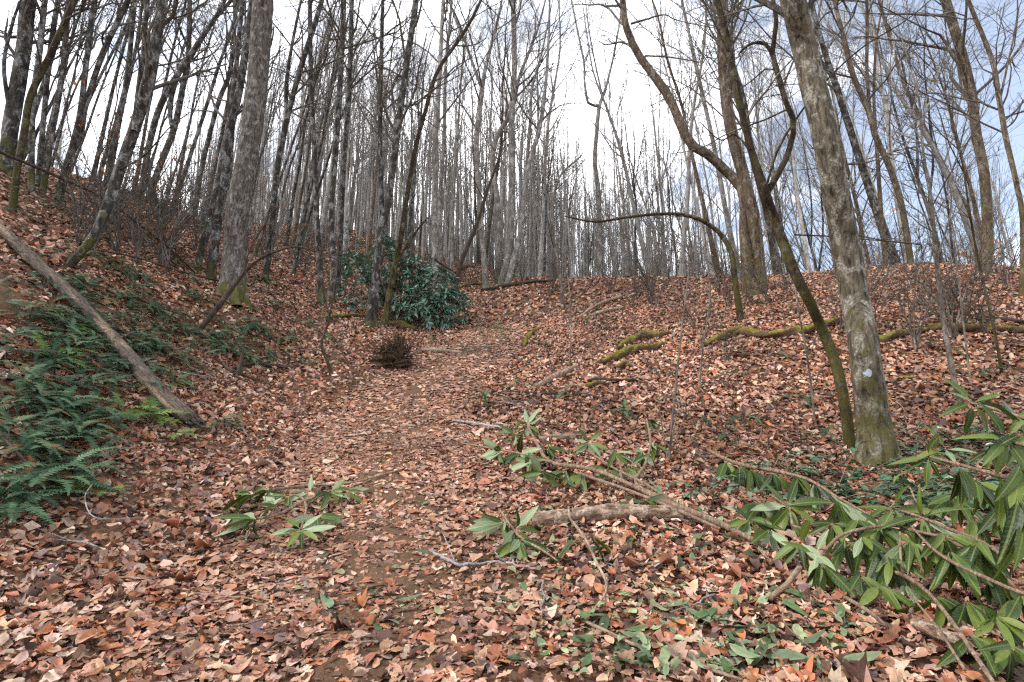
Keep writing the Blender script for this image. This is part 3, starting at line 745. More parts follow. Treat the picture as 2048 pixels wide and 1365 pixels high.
px_tree("tree", "dark mossy candelabra tree grown against the big blazed trunk", [(1700,900,26),(1692,830,26),(1680,760,26),(1662,700,25),(1640,650,25),(1612,590,24),(1590,550,23),(1560,470,22),(1540,420,22),(1528,378,22),(1505,310,15),(1485,230,14),(1465,140,13),(1450,60,13),(1436,10,12)], 'mossy',
        [[(1535,385,15),(1555,350,15),(1575,310,14),(1588,250,13),(1570,200,12),(1553,140,12),(1545,105,11),(1552,50,10),(1546,0,9)], [(1548,120,9),(1535,92,8),(1518,85,7),(1495,92,6),(1478,108,4),(1462,125,2)],
         [(1532,380,5),(1545,330,5),(1570,273,5),(1638,178,4.5),(1724,96,4),(1843,17,3)], [(1622,190,4),(1601,113,4),(1594,0,3)], [(1590,470,4),(1660,473,3),(1760,482,2.5),(1840,490,2)],
         [(1500,300,6),(1470,270,4),(1440,280,3),(1400,245,2)]], n1=12, t0=.45, sides=16, rough=.08, flare=.2)
px_tree("tree", "pale forked tree right of the big blazed trunk", [(1822,535,16),(1813,465,15),(1799,393,15),(1775,325,14),(1751,273,14),(1738,222,13),(1707,154,12),(1690,85,10),(1668,0,8)], 'warm', [[(1740,225,8),(1734,140,8),(1733,0,7)], [(1708,156,5),(1680,150,4),(1650,140,3)]], n1=16, Y=15.5)
px_tree("tree", "thin upright tree beside the pale forked tree on the ridge", [(1772,540,11),(1765,465,10),(1755,314,9),(1748,200,7),(1752,90,5),(1765,0,4)], 'warm', n1=13, Y=16.5)
px_tree("tree", "slanting slender tree crossing in front of the thick far-right trunk", [(1962,525,12),(1939,444,11),(1915,386,11),(1878,314,10),(1844,246,10),(1809,171,9),(1782,85,8),(1758,0,7)], 'warm', [[(1848,250,4),(1850,200,4),(1870,150,3),(1900,90,2)]], n1=15)
px_tree("tree", "thick dark trunk on the ridge near the right edge", [(1966,548,36),(1974,500,27),(1977,465,25),(1967,342,24),(1953,273,23),(1943,188,22),(1922,103,21),(1891,0,20)], 'warm', [[(1958,300,9),(1925,150,8),(1905,110,7),(1880,70,6),(1858,62,4)]], n1=14, sides=14, rough=.05)
px_tree("tree", "leaning tree at the right edge, curving left towards its top", [(2046,600,18),(2046,444,14),(2031,359,13),(2011,273,13),(1997,188,12),(1984,120,11),(1936,0,9)], 'warm', [[(2000,200,6),(2015,130,5),(2030,60,4),(2035,0,3)], [(2008,260,5),(2030,240,4),(2046,200,3)]], n1=15)
px_tree("sapling", "pale spotted sapling standing in leaves right of the blazed trunk", [(1923,806,14),(1912,775,13),(1895,689,12),(1881,604,11),(1871,494,9),(1862,400,8),(1846,300,6),(1838,200,5),(1810,100,3)], 'sapling', [[(1873,520,5),(1900,430,4),(1908,330,3),(1950,250,2)], [(1866,440,4),(1835,370,3),(1815,330,2)]], n1=12, n3=3, ext=.15, t0=.4, cat="sapling")
px_tree("sapling", "thin leaning sapling with moss spots near the right edge", [(2005,752,8),(1994,689,7),(1980,621,7),(1956,518,6),(1940,430,5),(1925,330,4),(1900,230,3)], 'mossy', n1=9, n3=3, ext=.1, t0=.4, cat="sapling")
px_tree("sapling", "very thin sapling left of the moss-spotted one", [(1943,770,6),(1936,723,5),(1922,604,4),(1912,520,4),(1905,450,3)], 'sapling', n1=7, n3=3, ext=.1, t0=.4, cat="sapling")
px_tree("sapling", "sapling arching to the left into a long mossy bow over the ridge", [(1482,645,16),(1474,590,14),(1470,560,13),(1462,505,12),(1440,468,10),(1412,446,9),(1380,433,8),(1330,428,7),(1260,434,6),(1190,444,5),(1130,433,3)], 'mossy', ext=0, n1=10, n2=3, n3=3, t0=.35, L1=.12, up=.1, wob=.05, cat="sapling")
px_tree("sapling", "bent sapling on the left bank with a long drooping tip", [(393,668,14),(420,635,13),(444,604,12),(468,572,10),(492,542,8),(520,518,6),(547,505,5),(588,494,4),(625,501,3),(697,529,2)], 'darkwood', [[(488,546,4),(500,500,3),(535,440,2.5),(560,400,2)]], ext=0, n1=9, n2=3, n3=2, t0=.4, L1=.12, wob=.05, cat="sapling")
px_tree("sapling", "short crooked dead stem beside the path below the twin trees", [(664,756,8),(655,725,7),(643,688,6),(655,650,5),(665,600,4),(673,545,3),(678,470,2)], 'darkwood', ext=0, n1=7, n2=3, n3=2, t0=.4, L1=.14, cat="sapling")
px_tree("sapling", "waist-high twiggy sapling growing from the middle of the cut branches", [(1338,925,5),(1340,900,5),(1346,826,4.5),(1360,689,4),(1377,552,3),(1390,480,2)], 'sapling', [[(1336,922,3),(1325,860,3),(1318,800,2),(1322,730,1.5)], [(1342,900,3),(1372,830,2),(1400,775,1.5),(1450,745,1)], [(1340,910,3),(1349,850,2),(1362,800,1.5)], [(1348,800,2.5),(1325,720,2),(1290,665,1.5)]], ext=0, n1=8, n2=3, n3=2, t0=.4, L1=.2, cat="sapling", flare=0)
px_tree("sapling", "thin upright sapling in the leaves below the saddle", [(1139,742,4),(1141,690,3.5),(1141,640,3),(1139,580,2.5),(1128,510,2)], 'sapling', ext=0, n1=7, n2=3, n3=2, t0=.35, L1=.2, cat="sapling")
px_tree("sapling", "spindly sapling on the ridge slope left of the mossy log", [(1418,640,5),(1420,580,4),(1412,500,3.5),(1405,420,3),(1400,360,2)], 'sapling', ext=0, n1=8, n2=3, n3=3, t0=.3, L1=.22, cat="sapling")
px_tree("sapling", "pale thin sapling right behind the mossy candelabra stem", [(1630,850,5),(1622,770,5),(1610,690,4.5),(1592,590,4),(1585,520,3)], 'sapling', ext=0, n1=8, n2=3, n3=3, t0=.25, L1=.25, cat="sapling")
px_tree("sapling", "short forked sapling in the leaves left of the mossy candelabra", [(1400,780,4),(1402,730,4),(1408,680,3),(1420,600,2.5)], 'sapling', ext=0, n1=7, n2=3, n3=2, t0=.3, L1=.28, cat="sapling")

# white blaze on the big right trunk: a thin paint patch laid on the bark
from mathutils.bvhtree import BVHTree
for o_ in [o for o in bpy.data.objects if o.get("label") == "big grey right trunk with a white paint blaze"]:
    tr_ = [c for c in o_.children if c.name.startswith("trunk")][0]
    bvh = BVHTree.FromPolygons([v_.co + o_.location for v_ in tr_.data.vertices], [tuple(p_.vertices) for p_ in tr_.data.polygons])
    rim = [(9, 0), (8, -5), (3, -9), (-1, -8), (-4, -3), (-9, -1), (-11, 4), (-6, 7), (-1, 5), (3, 8), (7, 6)]
    V = []
    for f_ in (1.0, .5):
        for a_, b2 in rim:
            d_ = Vector(ray(1735 + a_ * f_, 747 + b2 * f_)).normalized(); h_, n_, _, _ = bvh.ray_cast(Vector(CAM), d_)
            V.append(h_ + n_ * (.004 if f_ < 1 else .0015) - o_.location)
    d_ = Vector(ray(1735, 747)).normalized(); h_, n_, _, _ = bvh.ray_cast(Vector(CAM), d_); V.append(h_ + n_ * .004 - o_.location)
    nb = len(rim); q = [[k, (k + 1) % nb, nb + (k + 1) % nb, nb + k] for k in range(nb)]; t3 = [[nb + k, nb + (k + 1) % nb, 2 * nb] for k in range(nb)]
    b_ = add("paint_blaze", make_mesh("paint_blaze", [list(v_) for v_ in V], q, t3), M['white'], o_)
    b_["label"] = "small white paint blaze on the bark"

# ------------------------------------------------------------------ wood behind: prototypes, copies, far mass
def proto(H, r0, seed, n1, n2, n3, rm, bend, fork=False, lod=False):
    r = np.random.default_rng(seed)
    z = np.linspace(0, 1, 9)
    P = np.stack([np.cumsum(r.normal(0, bend, 9)) * z, np.cumsum(r.normal(0, bend, 9)) * z, z * H - .3], 1)
    R = r0 * (1 - .82 * z) * (1 + .35 * np.exp(-z * 22))
    A = smooth_path(np.column_stack([P, R]), 10 if lod else 22)
    tm = MB(); tm.put(*tubes(A[:, :3], A[:, 3], 5 if lod else 7, .03))
    B = smooth_path(np.column_stack([P, R]), 14)[None]
    if fork:
        f0, fr = sprout(B[..., :3], B[..., 3], 2, .4, .6, (.22, .42), lambda t, L: L * .5, 12, .07, .10, .75, rm * 2, r)
        tm.put(*tubes(f0, fr, 6, .03))
    cm = MB()
    c1, r1 = sprout(B[..., :3], B[..., 3], n1, .38, .99, (.32, .75), lambda t, L: L * .22 * (1.35 - t * .75), 5 if lod else 7, .12, .09, .45, rm * 1.5, r)
    if fork:
        d1, e1 = sprout(f0, fr, n1 // 3, .3, .98, (.3, .7), lambda t, L: L * .3, 7, .12, .08, .5, rm * 1.5, r)
        c1 = np.concatenate([c1, d1]); r1 = np.concatenate([r1, e1])
    cm.put(*tubes(c1, r1, 3 if lod else 4))
    c2, r2 = sprout(c1, r1, n2, .2, .97, (.3, .75), lambda t, L: L * .48 * (1.15 - t * .5), 2 if lod else 5, .13, .06, .6, rm, r)
    cm.put(*tubes(c2, r2, 3))
    if n3:
        c3, r3 = sprout(c2, r2, n3, .15, .98, (.3, .8), lambda t, L: L * .5, 4, .14, .03, .75, rm * .8, r)
        cm.put(*tubes(c3, r3, 3))
    return tm, cm
protos = []
for s in range(12):
    tm, cm = proto(random.uniform(15, 21), random.uniform(.085, .145), 100 + s, (18, 18, 18, 11)[s % 6 if s % 6 < 4 else 0], 5, (3 if s % 6 != 3 else 2), .0075, .16, s % 3 == 0)
    protos.append((tm.mesh("trunk"), cm.mesh("crown")))
for k, (a, b) in enumerate(protos):
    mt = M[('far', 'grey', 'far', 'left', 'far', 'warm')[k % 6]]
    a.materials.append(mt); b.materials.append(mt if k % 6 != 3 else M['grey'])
def wood_spots(n, u0, u1, Y0, Y1, seed, minsep):
    r = np.random.default_rng(seed); out = []
    tries = 0
    while len(out) < n and tries < n * 40:
        tries += 1
        Y = math.sqrt(r.uniform(Y0 * Y0, Y1 * Y1)); u = r.uniform(u0, u1)
        x = (u - 1024) / FPX * Y * 1.0
        if any((x - a) ** 2 + (Y - b) ** 2 < minsep ** 2 for a, b in out): continue
        out.append((x, Y))
    return out
spots = []
spots += [(x, y, 'L') for x, y in wood_spots(30, -60, 600, 15, 30, 1, 1.5)]
spots += [(x, y, 'C') for x, y in wood_spots(60, 560, 1100, 24, 44, 2, 1.3)]
spots += [(x, y, 'S') for x, y in wood_spots(30, 1080, 1250, 26, 46, 3, 1.3)]
spots += [(x, y, 'R') for x, y in wood_spots(84, 1250, 2120, 16, 40, 4, 1.3)]
MARK = [(-300, "left edge"), (230, "speckled bowed tree"), (480, "biggest left trunk"), (745, "double tree"), (1010, "saddle clump"), (1195, "lyre-forked tree"), (1480, "brown ridge trunk"), (1680, "blazed trunk"), (1960, "far-right trunk"), (2600, "right edge")]
LBL = {}
GRP = {'L': "trees crowding the upper left slope", 'C': "trees behind the bush and saddle", 'S': "trees below the sky gap", 'R': "trees beyond the right ridge"}
for x, y, zone in spots:
    k = random.randrange(12)
    if zone == 'L': k = random.choice([3, 9])
    z = float(ground(x, y))
    s = random.uniform(.8, 1.2) * {'L': .95, 'C': .9, 'S': .64, 'R': .95}[zone]
    th_ = random.uniform(.75, 1.3) * (.75 if zone == 'L' else 1)
    uu = float(project(np.array([[x, y, z + 2.5]]))[0][0])
    m_ = max(i_ for i_ in range(len(MARK) - 1) if MARK[i_][0] <= max(uu, -299))
    kind_ = "slim" if s * th_ < .85 else ("stout" if s * th_ > 1.15 else "middling")
    o = thing("tree", (x, y, z), "bare tree in the wood behind", "tree", "trees between %s and %s" % (MARK[m_][1], MARK[m_ + 1][1]))
    LBL.setdefault("%s trees between %s and %s" % (kind_, MARK[m_][1], MARK[m_ + 1][1]), []).append(o)
    o.rotation_mode = 'ZXY'
    o.rotation_euler = (random.gauss(0, .05), random.gauss({'L': .13, 'C': .02, 'S': 0, 'R': -.07}[zone], .06), random.uniform(0, 6.28))
    o.scale = (s * th_,) * 2 + (s,)
    add("trunk", protos[k][0], None, o); add("crown", protos[k][1], None, o)
for t_, os_ in LBL.items(): order_labels(os_, t_)
far = MB()
fprot = []
for s in range(8):
    tm, cm = proto(random.uniform(14, 20), random.uniform(.085, .14), 300 + s, 12, 6, 0, .011, .2, False, True)
    mv = np.concatenate(tm.V + cm.V)
    qs = []; n0 = 0
    for mb_ in (tm, cm):
        qs.append(np.concatenate(mb_.Q) + n0); n0 += sum(len(v_) for v_ in mb_.V)
    fprot.append((mv, np.concatenate(qs)))
r = np.random.default_rng(55)
fs = wood_spots(25, -50, 500, 32, 60, 10, 1.5) + wood_spots(330, 420, 1120, 36, 85, 11, .8) + wood_spots(240, 1060, 1480, 36, 80, 12, .9) + wood_spots(190, 1280, 2150, 36, 75, 13, 1.2)
for x, y in fs:
    mv, q = fprot[r.integers(8)]
    a = r.uniform(0, 6.28); s = r.uniform(.75, 1.2) * (.78 if 0.04 < x / y < .22 else (.8 if x < .06 * y else .95))
    R2 = np.array([[math.cos(a), -math.sin(a), 0], [math.sin(a), math.cos(a), 0], [0, 0, 1]])
    far.put((mv * s) @ R2.T + np.array([x, y, float(ground(x, y))]), q)
for x, y in wood_spots(620, 330, 1120, 27, 62, 21, .5) + wood_spots(330, 1080, 1560, 25, 60, 22, .55) + wood_spots(420, 200, 1300, 55, 95, 24, .5) + wood_spots(110, 1500, 2120, 22, 60, 23, .8):
    H = r.uniform(8, 15) * (.92 if .04 < x / y < .22 else 1); z0 = float(ground(x, y)); lx, ly = r.normal(0, .045, 2) * H
    zz = np.linspace(0, 1, 6); P_ = np.stack([x + lx * zz + np.cumsum(r.normal(0, .07, 6)) * zz, y + ly * zz, z0 - .2 + H * zz], 1)
    R_ = r.uniform(.035, .085) * (1 - .75 * zz); far.put(*tubes(P_, R_, 4))
    c_, e_ = sprout(P_[None], R_[None], 7, .45, .98, (.3, .8), lambda t, L: L * .16, 3, .12, .07, .5, .011, r); far.put(*tubes(c_, e_, 3))
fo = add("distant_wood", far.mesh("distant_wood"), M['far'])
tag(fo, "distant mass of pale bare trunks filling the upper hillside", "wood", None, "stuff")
# ------------------------------------------------------------------ fallen logs, sticks
def pt(u, v, k=1.0):
    if k >= .94:
        return hgt_pt(u, v, .045 + (1 - k) * 2.2)
    A_ = CAM + (hit(u, v) - CAM) * k; B_ = hgt_pt(u, v, .12)
    return A_ if A_[1] < B_[1] else B_
def log(name, label, px, mat, cat="log", k=1.0, sink=.55, rough=.06, sides=10, spurs=(), n=None, wig=0.0, group=None, lift=0.0, splinter=0):
    A = []
    for q, p in enumerate(px):
        P = pt(p[0], p[1], p[3]) if len(p) > 3 else hgt_pt(p[0], p[1], .03)
        f = (P[1] - CAM[1]) * CP + (P[2] - CAM[2]) * SP
        r = p[2] * .47 * f / FPX / math.sqrt(1 + ((p[0] - 1024) / FPX) ** 2)
        A.append([P[0], P[1], P[2] + r * sink + lift, r])
    A = np.array(A); base = A[len(A) // 2, :3].copy(); base[2] = ground(base[0], base[1])
    n = n or (max(8, 6 * len(px)) if mat != 'mosslog' else 12 * len(px))
    if mat == 'mosslog': rough = max(rough, .15); sink = .1; sides = 16
    B = smooth_path(A, n); B[:, 3] *= 1 + rng.normal(0, .05, n)
    if wig: B[1:-1, :3] += rng.normal(0, wig, (n - 2, 3))
    o = thing(name, base, label, cat, group)
    mb = MB(); mb.put(*tubes(B[:, :3], B[:, 3], sides, rough, True))
    if splinter:
        e_ = B[-1]; ax_ = unit(B[-1, :3] - B[-4, :3])
        for k_ in range(splinter):
            off = rng.normal(0, 1, 3); off = unit(off - (off @ ax_) * ax_) * e_[3] * rng.uniform(.2, .85)
            ln_ = rng.uniform(.06, .2); S_ = np.array([e_[:3] + off - ax_ * .06, e_[:3] + off * 1.02 + ax_ * ln_ * .5, e_[:3] + off * 1.05 + ax_ * ln_ + rng.normal(0, .008, 3)])
            mb.put(*tubes(S_, np.array([.3, .22, .03]) * e_[3] * rng.uniform(.6, 1.3), 5, .1, True))
    qz = Vector((0, 0, 1)).rotation_difference(Vector(unit(B[-1, :3] - B[0, :3]))); R3 = np.array(qz.to_matrix())
    mb.V = [(v_ - base) @ R3 for v_ in mb.V]
    w_ = add("trunk" if cat == "log" else "stem", mb.mesh("wood"), M[mat], o); w_.rotation_mode = 'QUATERNION'; w_.rotation_quaternion = qz
    for s in spurs:
        S = np.array([[*pt(a, b, c), w * .5 * (pt(a, b, c)[1]) / FPX] for a, b, w, c in s])
        S[0, :3] = B[np.argmin(np.linalg.norm(B[:, :3] - S[0, :3], axis=1)), :3]
        S = smooth_path(S, 8); mb = MB(); mb.put(*tubes(S[:, :3], S[:, 3], 6, .05, True))
        add("broken_branch", mb.mesh("broken_branch", True, base), M[mat], o)
    return o
log("fallen_log", "long fallen pole lying down the left bank, its pale broken end by the path", [(-40, 425, 27, .97), (60, 520, 31, .97), (140, 595, 33, .97), (210, 668, 36, .97), (300, 772, 38, .975), (345, 820, 40, .985), (386, 849, 34, .99)], 'pole', splinter=14, sides=18, n=60, rough=.05, sink=.5,
    spurs=[[(205, 660, 9, .97), (203, 645, 6, .95), (204, 632, 3, .94)], [(222, 684, 8, .97), (240, 676, 6, .94), (268, 664, 3, .93)], [(205, 690, 5, .98), (190, 697, 4, .97), (170, 700, 2, .96)]])
log("birch_log", "short peeling pale log lying across the foreground leaves", [(1066, 1050, 33), (1110, 1046, 34), (1180, 1037, 33), (1260, 1033, 33), (1330, 1034, 30), (1368, 1040, 22)], 'birch', splinter=8, sides=20, n=60, rough=.07, sink=.55)
log("broken_log", "pale broken log behind the whorl of light green cut leaves", [(1080, 882, 12), (1115, 879, 15), (1150, 877, 14)], 'dead', splinter=5)
log("broken_log", "pale split log beside the dark root clump", [(812, 714, 7), (838, 706, 10), (870, 703, 10), (925, 707, 6)], 'dead')
log("broken_log", "half rotten log, pale at its lower end, in the middle of the slope", [(1072, 778, 11), (1100, 762, 14), (1130, 748, 14), (1152, 738, 12)], 'birch')
log("mossy_log", "crooked mossy log in the middle right of the slope, lower of two", [(1205, 728, 14), (1235, 718, 20), (1270, 704, 20), (1305, 700, 16), (1325, 690, 10)], 'mosslog', rough=.12)
log("mossy_log", "mossy log right above the lower crooked mossy log", [(1236, 700, 12), (1262, 685, 17), (1290, 675, 19), (1312, 675, 15), (1338, 668, 12)], 'mosslog', rough=.12)
log("mossy_log", "small moss cushion lump below the two mossy logs", [(1232, 738, 10), (1248, 734, 16), (1264, 736, 10)], 'mosslog', rough=.12)
log("mossy_log", "long mossy log left of the candelabra tree on the right slope", [(1408, 692, 10), (1440, 680, 20), (1480, 669, 23), (1530, 676, 22), (1580, 672, 22), (1625, 661, 22), (1682, 645, 18)], 'mosslog', rough=.1, sides=12)
log("mossy_log", "mossy log end just right of the blazed trunk", [(1742, 692, 18), (1775, 680, 22), (1815, 668, 18), (1855, 662, 14)], 'mosslog', rough=.1)
log("fallen_log", "dark hollow log with mossy top at the right edge", [(1858, 660, 20), (1900, 662, 26), (1950, 663, 26), (2000, 663, 24), (2060, 668, 22)], 'mosslog', rough=.1)
log("fallen_log", "upper thin dark log at the right edge", [(1855, 632, 8), (1910, 630, 11), (1985, 640, 12), (2050, 646, 10)], 'darkwood')
log("mossy_log", "tiny mossy log in the leaves right of the white blaze", [(1806, 756, 7), (1822, 758, 9), (1840, 761, 6)], 'mosslog')
log("mossy_branch", "bent mossy branch among ferns in the middle of the slope", [(1048, 696, 7), (1054, 680, 10), (1064, 668, 10), (1078, 660, 7)], 'mosslog', "branch")
log("mossy_branch", "mossy piece under the dark stick in the middle distance", [(1162, 778, 7), (1185, 772, 12), (1212, 767, 7)], 'mosslog', "branch")
log("fallen_branch", "dark stick above the mossy piece in the middle distance", [(1160, 768, 5), (1190, 761, 8), (1225, 763, 8), (1276, 761, 5)], 'darkwood', "branch")
log("fallen_branch", "long dark stick lying level across the middle of the hollow", [(975, 784, 5), (1030, 787, 7), (1085, 791, 8), (1150, 788, 6), (1245, 806, 4)], 'darkwood', "branch")
log("fallen_branch", "grey stick behind the light green cut leaves", [(905, 842, 4), (945, 848, 6), (1003, 858, 7)], 'greytwig', "branch")
log("mossy_log", "mossy root log at the foot of the double tree by the bush", [(640, 640, 8), (690, 634, 10), (735, 637, 9)], 'mosslog')
log("mossy_log", "bright mossy hump right of the double tree foot", [(772, 650, 12), (800, 655, 17), (832, 661, 10)], 'mosslog', rough=.12)
log("mossy_log", "low mossy log left of the clump on the saddle", [(915, 578, 6), (940, 572, 9), (968, 570, 6)], 'mosslog')
log("fallen_branch", "dark branch lying right of the clump on the saddle", [(965, 585, 6), (1025, 574, 7), (1070, 568, 7), (1110, 566, 5)], 'darkwood', "branch", lift=.08)
log("fallen_branch", "bleached branch in the brush below the ridge crest", [(1160, 640, 4), (1200, 615, 6), (1245, 600, 6)], 'dead', "branch", lift=.1)
log("fallen_branch", "second bleached branch in the brush, just under the first", [(1178, 637, 5), (1210, 628, 7), (1248, 620, 6)], 'dead', "branch", lift=.06)
log("fallen_branch", "short dark branch pointing to the path on the left", [(428, 722, 6), (445, 736, 7), (466, 752, 9)], 'darkwood', "branch", lift=.05)
log("fallen_branch", "dark level stick joined to the small stump by the path", [(466, 752, 8), (495, 744, 8), (528, 742, 7)], 'darkwood', "branch", lift=.12)
log("fallen_branch", "long dark branch on the leaves above the small stump", [(476, 714, 5), (530, 732, 8), (575, 736, 8), (612, 743, 6)], 'darkwood', "branch")
log("fallen_branch", "dark branch pointing down the slope below the big trunk", [(524, 654, 6), (545, 682, 7), (578, 718, 6)], 'darkwood', "branch")
log("fallen_branch", "thin dark branch sliding down the fern bank above the long pole", [(176, 500, 4, .96), (230, 508, 5, .95), (290, 522, 5, .95), (345, 540, 5, .96), (420, 560, 4, .97), (475, 572, 3, .98)], 'darkwood', "branch", sink=1)
log("fallen_branch", "dark branch stuck in the bank at the lower left edge", [(-10, 862, 10, .95), (30, 905, 9, .955), (75, 952, 8, .965), (126, 1003, 6, .98)], 'darkwood', "branch", sink=1)
log("fallen_branch", "thin pale twig hanging at the lower left ferns", [(186, 968, 3, .96), (170, 994, 3, .96), (181, 1030, 3, .97), (215, 1040, 3, .98), (290, 1036, 2)], 'greytwig', "branch", sink=1)
log("fallen_branch", "grey lichened twig on bare soil in the foreground", [(860, 1105, 6), (885, 1119, 6), (915, 1133, 7), (950, 1133, 6), (985, 1128, 5), (1030, 1133, 4), (1075, 1142, 3)], 'greytwig', "branch", sink=1.5, wig=.003,
    spurs=[[(905, 1128, 3, .99), (900, 1100, 2, .97), (885, 1065, 1.5, .96)], [(985, 1128, 3, .99), (990, 1105, 2, .97), (1000, 1075, 1.5, .96)]])
log("fallen_branch", "brown stick left of the bottom centre soil patch", [(1162, 1244, 7), (1200, 1262, 8), (1240, 1282, 8), (1292, 1303, 6)], 'stem', "branch", sink=1.2)
log("fallen_branch", "brown stick at the bottom edge, right of the soil patch", [(1372, 1322, 8), (1420, 1344, 9), (1486, 1366, 9)], 'stem', "branch", sink=1.2)
log("fallen_branch", "dry stem with two green leaves standing before the pale log", [(1137, 1016, 4, .97), (1141, 1040, 5, .95), (1169, 1078, 6, .95), (1190, 1122, 6, .96), (1214, 1178, 6, .99), (1185, 1225, 4)], 'dead', "branch", sink=1)
log("fallen_log", "short barked log half hidden at the lower right", [(1835, 1268, 34), (1880, 1290, 38), (1930, 1310, 30)], 'birch', sides=16, lift=.03)
log("fallen_log", "dark log at the bottom right corner", [(1950, 1350, 30), (2010, 1330, 36), (2080, 1310, 36)], 'darkwood', sides=14)
log("fallen_branch", "curled dead twig in the leaves, lower right", [(1565, 1222, 4, .98), (1570, 1250, 4, .97), (1600, 1280, 4, .98), (1640, 1310, 3)], 'dead', "branch", sink=1.2)
log("fallen_branch", "thick brown broken stem under the big drooping whorl", [(1540, 1205, 13), (1575, 1175, 13, .97), (1600, 1140, 11, .95)], 'stem', "branch", sink=1.2)

# thin dead pole leaning over the left bank
pole = np.array([[*at_Y(-30, 292, 8.0), .030], [*at_Y(100, 347, 8.8), .028], [*at_Y(205, 397, 9.7), .026], [*at_Y(300, 466, 10.8), .022], [*at_Y(345, 503, 11.5), .02], [*hit(392, 548), .016]])
pb = hit(392, 548); po = thing("dead_pole", pb, "thin dead pole leaning from the left edge down to the fern bank", "branch")
B = smooth_path(pole, 30); mb = MB(); mb.put(*tubes(B[:, :3], B[:, 3], 7, .06, True)); add("stem", mb.mesh("stem", True, pb), M['darkwood'], po)
c1, r1 = sprout(B[None, :, :3], B[None, :, 3], 9, .1, .95, (.5, 1.1), lambda t, L: L * .12, 6, .15, 0, .45, .005); mb = MB(); mb.put(*tubes(c1, r1, 3))
add("twigs", mb.mesh("twigs", True, pb), M['darkwood'], po)

# uprooted root clump and small stump
rc = hit(787, 737); ro = thing("root_clump", rc, "dark uprooted root ball standing beside the path before the bush", "root ball")
def lump(c, sc, sd):
    th = np.linspace(0, np.pi, 16); ph = np.linspace(0, 2 * np.pi, 26, endpoint=False); TH, PH = np.meshgrid(th, ph, indexing='ij')
    dirs = np.stack([np.sin(TH) * np.cos(PH), np.sin(TH) * np.sin(PH), np.cos(TH)], -1)
    rad = 1 + 1.1 * (vnoise(PH * 1.9, TH * 2.6, sd) - .5) + .7 * (rng.random(TH.shape) - .5); rad[0] = rad[0, 0]; rad[-1] = rad[-1, 0]
    ii = np.arange(15)[:, None] * 26; jj = np.arange(26)[None]; j2 = (jj + 1) % 26
    mb = MB(); mb.put((dirs * rad[..., None] * np.array(sc) + np.array(c)).reshape(-1, 3), np.stack([ii + jj, ii + j2, ii + 26 + j2, ii + 26 + jj], -1).reshape(-1, 4))
    add("soil_lump", mb.mesh("soil_lump", False), M['root'], ro)
lump((-.05, 0, .12), (.36, .22, .15), 4); lump((.10, .02, .42), (.13, .13, .30), 5); lump((-.12, .0, .30), (.15, .14, .17), 6)
st = np.stack([np.zeros(170), np.zeros(170), np.full(170, .24)], 1) + rng.normal(0, .13, (170, 3)) * [1.2, .8, 1.0]
d0 = unit(rng.normal(size=(170, 3)) * [1, .8, .8] + [0, 0, .1]); P = [st]; dcur = d0
for q in range(7):
    dcur = unit(dcur + rng.normal(0, .42, dcur.shape) + [0, 0, -.06]); P.append(P[-1] + dcur * rng.uniform(.05, .12, (170, 1)))
P = np.stack(P, 1); P[..., 2] = np.maximum(P[..., 2], .0)
mb = MB(); mb.put(*tubes(P, np.linspace(.014, .003, 8)[None] * rng.uniform(.3, 1.6, (170, 1)), 5, .08)); add("roots", mb.mesh("roots"), M['root'], ro)
sb = hit(476, 758); so = thing("stump", sb, "small dark upright stump with splayed roots left of the path", "stump")
mb = MB(); S = smooth_path(np.array([[0, 0, -.05, .07], [.0, 0, .12, .06], [.02, 0, .28, .045], [.035, 0, .40, .025], [.03, 0, .48, .012]]), 12); mb.put(*tubes(S[:, :3], S[:, 3], 9, .12)); add("trunk", mb.mesh("trunk"), M['darkwood'], so)
for k in range(5):
    a = k * 1.25; S = smooth_path(np.array([[0, 0, .1, .03], [.12 * math.cos(a), .12 * math.sin(a), .05, .02], [.26 * math.cos(a + .2), .26 * math.sin(a + .2), -.02, .01]]), 8)
    mb = MB(); mb.put(*tubes(S[:, :3], S[:, 3], 6, .08)); add("root", mb.mesh("root"), M['darkwood'], so)

# loose sticks
STK = []
for s in range(6):
    z = np.linspace(0, 1, 8); L = random.uniform(.35, .9)
    A = np.stack([(z - .5) * L, np.cumsum(rng.normal(0, .012, 8)), .012 + np.abs(np.cumsum(rng.normal(0, .006, 8))), np.linspace(.011, .004, 8)], 1)
    mb = MB(); mb.put(*tubes(A[:, :3], A[:, 3], 6, .08, True))
    c1, r1 = sprout(A[None, :, :3], A[None, :, 3], 2, .3, .9, (.4, .8), lambda t, L: L * .35, 5, .12, .02, .7, .003); mb.put(*tubes(c1, r1, 4))
    me = mb.mesh("stick"); me.materials.append(M[('stem', 'darkwood', 'dead', 'greytwig', 'stem', 'darkwood')[s]]); STK.append(me)
for q in range(56):
    if q < 22: u, v = random.uniform(120, 1950), random.uniform(880, 1330)
    else: u, v = random.uniform(350, 2000), random.uniform(620, 880)
    p = hit(u, v); nrm = normal_at(np.array([p[0]]), np.array([p[1]]))[0]
    o = add("stick", STK[q % 6]); o.location = p + nrm * .045; o.scale = (.55,) * 3 if q < 22 else (.9,) * 3
    o.rotation_mode = 'QUATERNION'; o.rotation_quaternion = Vector((0, 0, 1)).rotation_difference(Vector(nrm)) @ Matrix.Rotation(random.uniform(0, 6.28), 3, 'Z').to_quaternion()
    LS_ = globals().setdefault("LOOSE", ([], [])); LS_[0 if q < 22 else 1].append(o)
    tag(o, "loose stick lying on the foreground leaves" if q < 22 else "loose stick lying on the leaves of the middle slope", "stick", "loose sticks in the foreground" if q < 22 else "loose sticks on the middle slope")

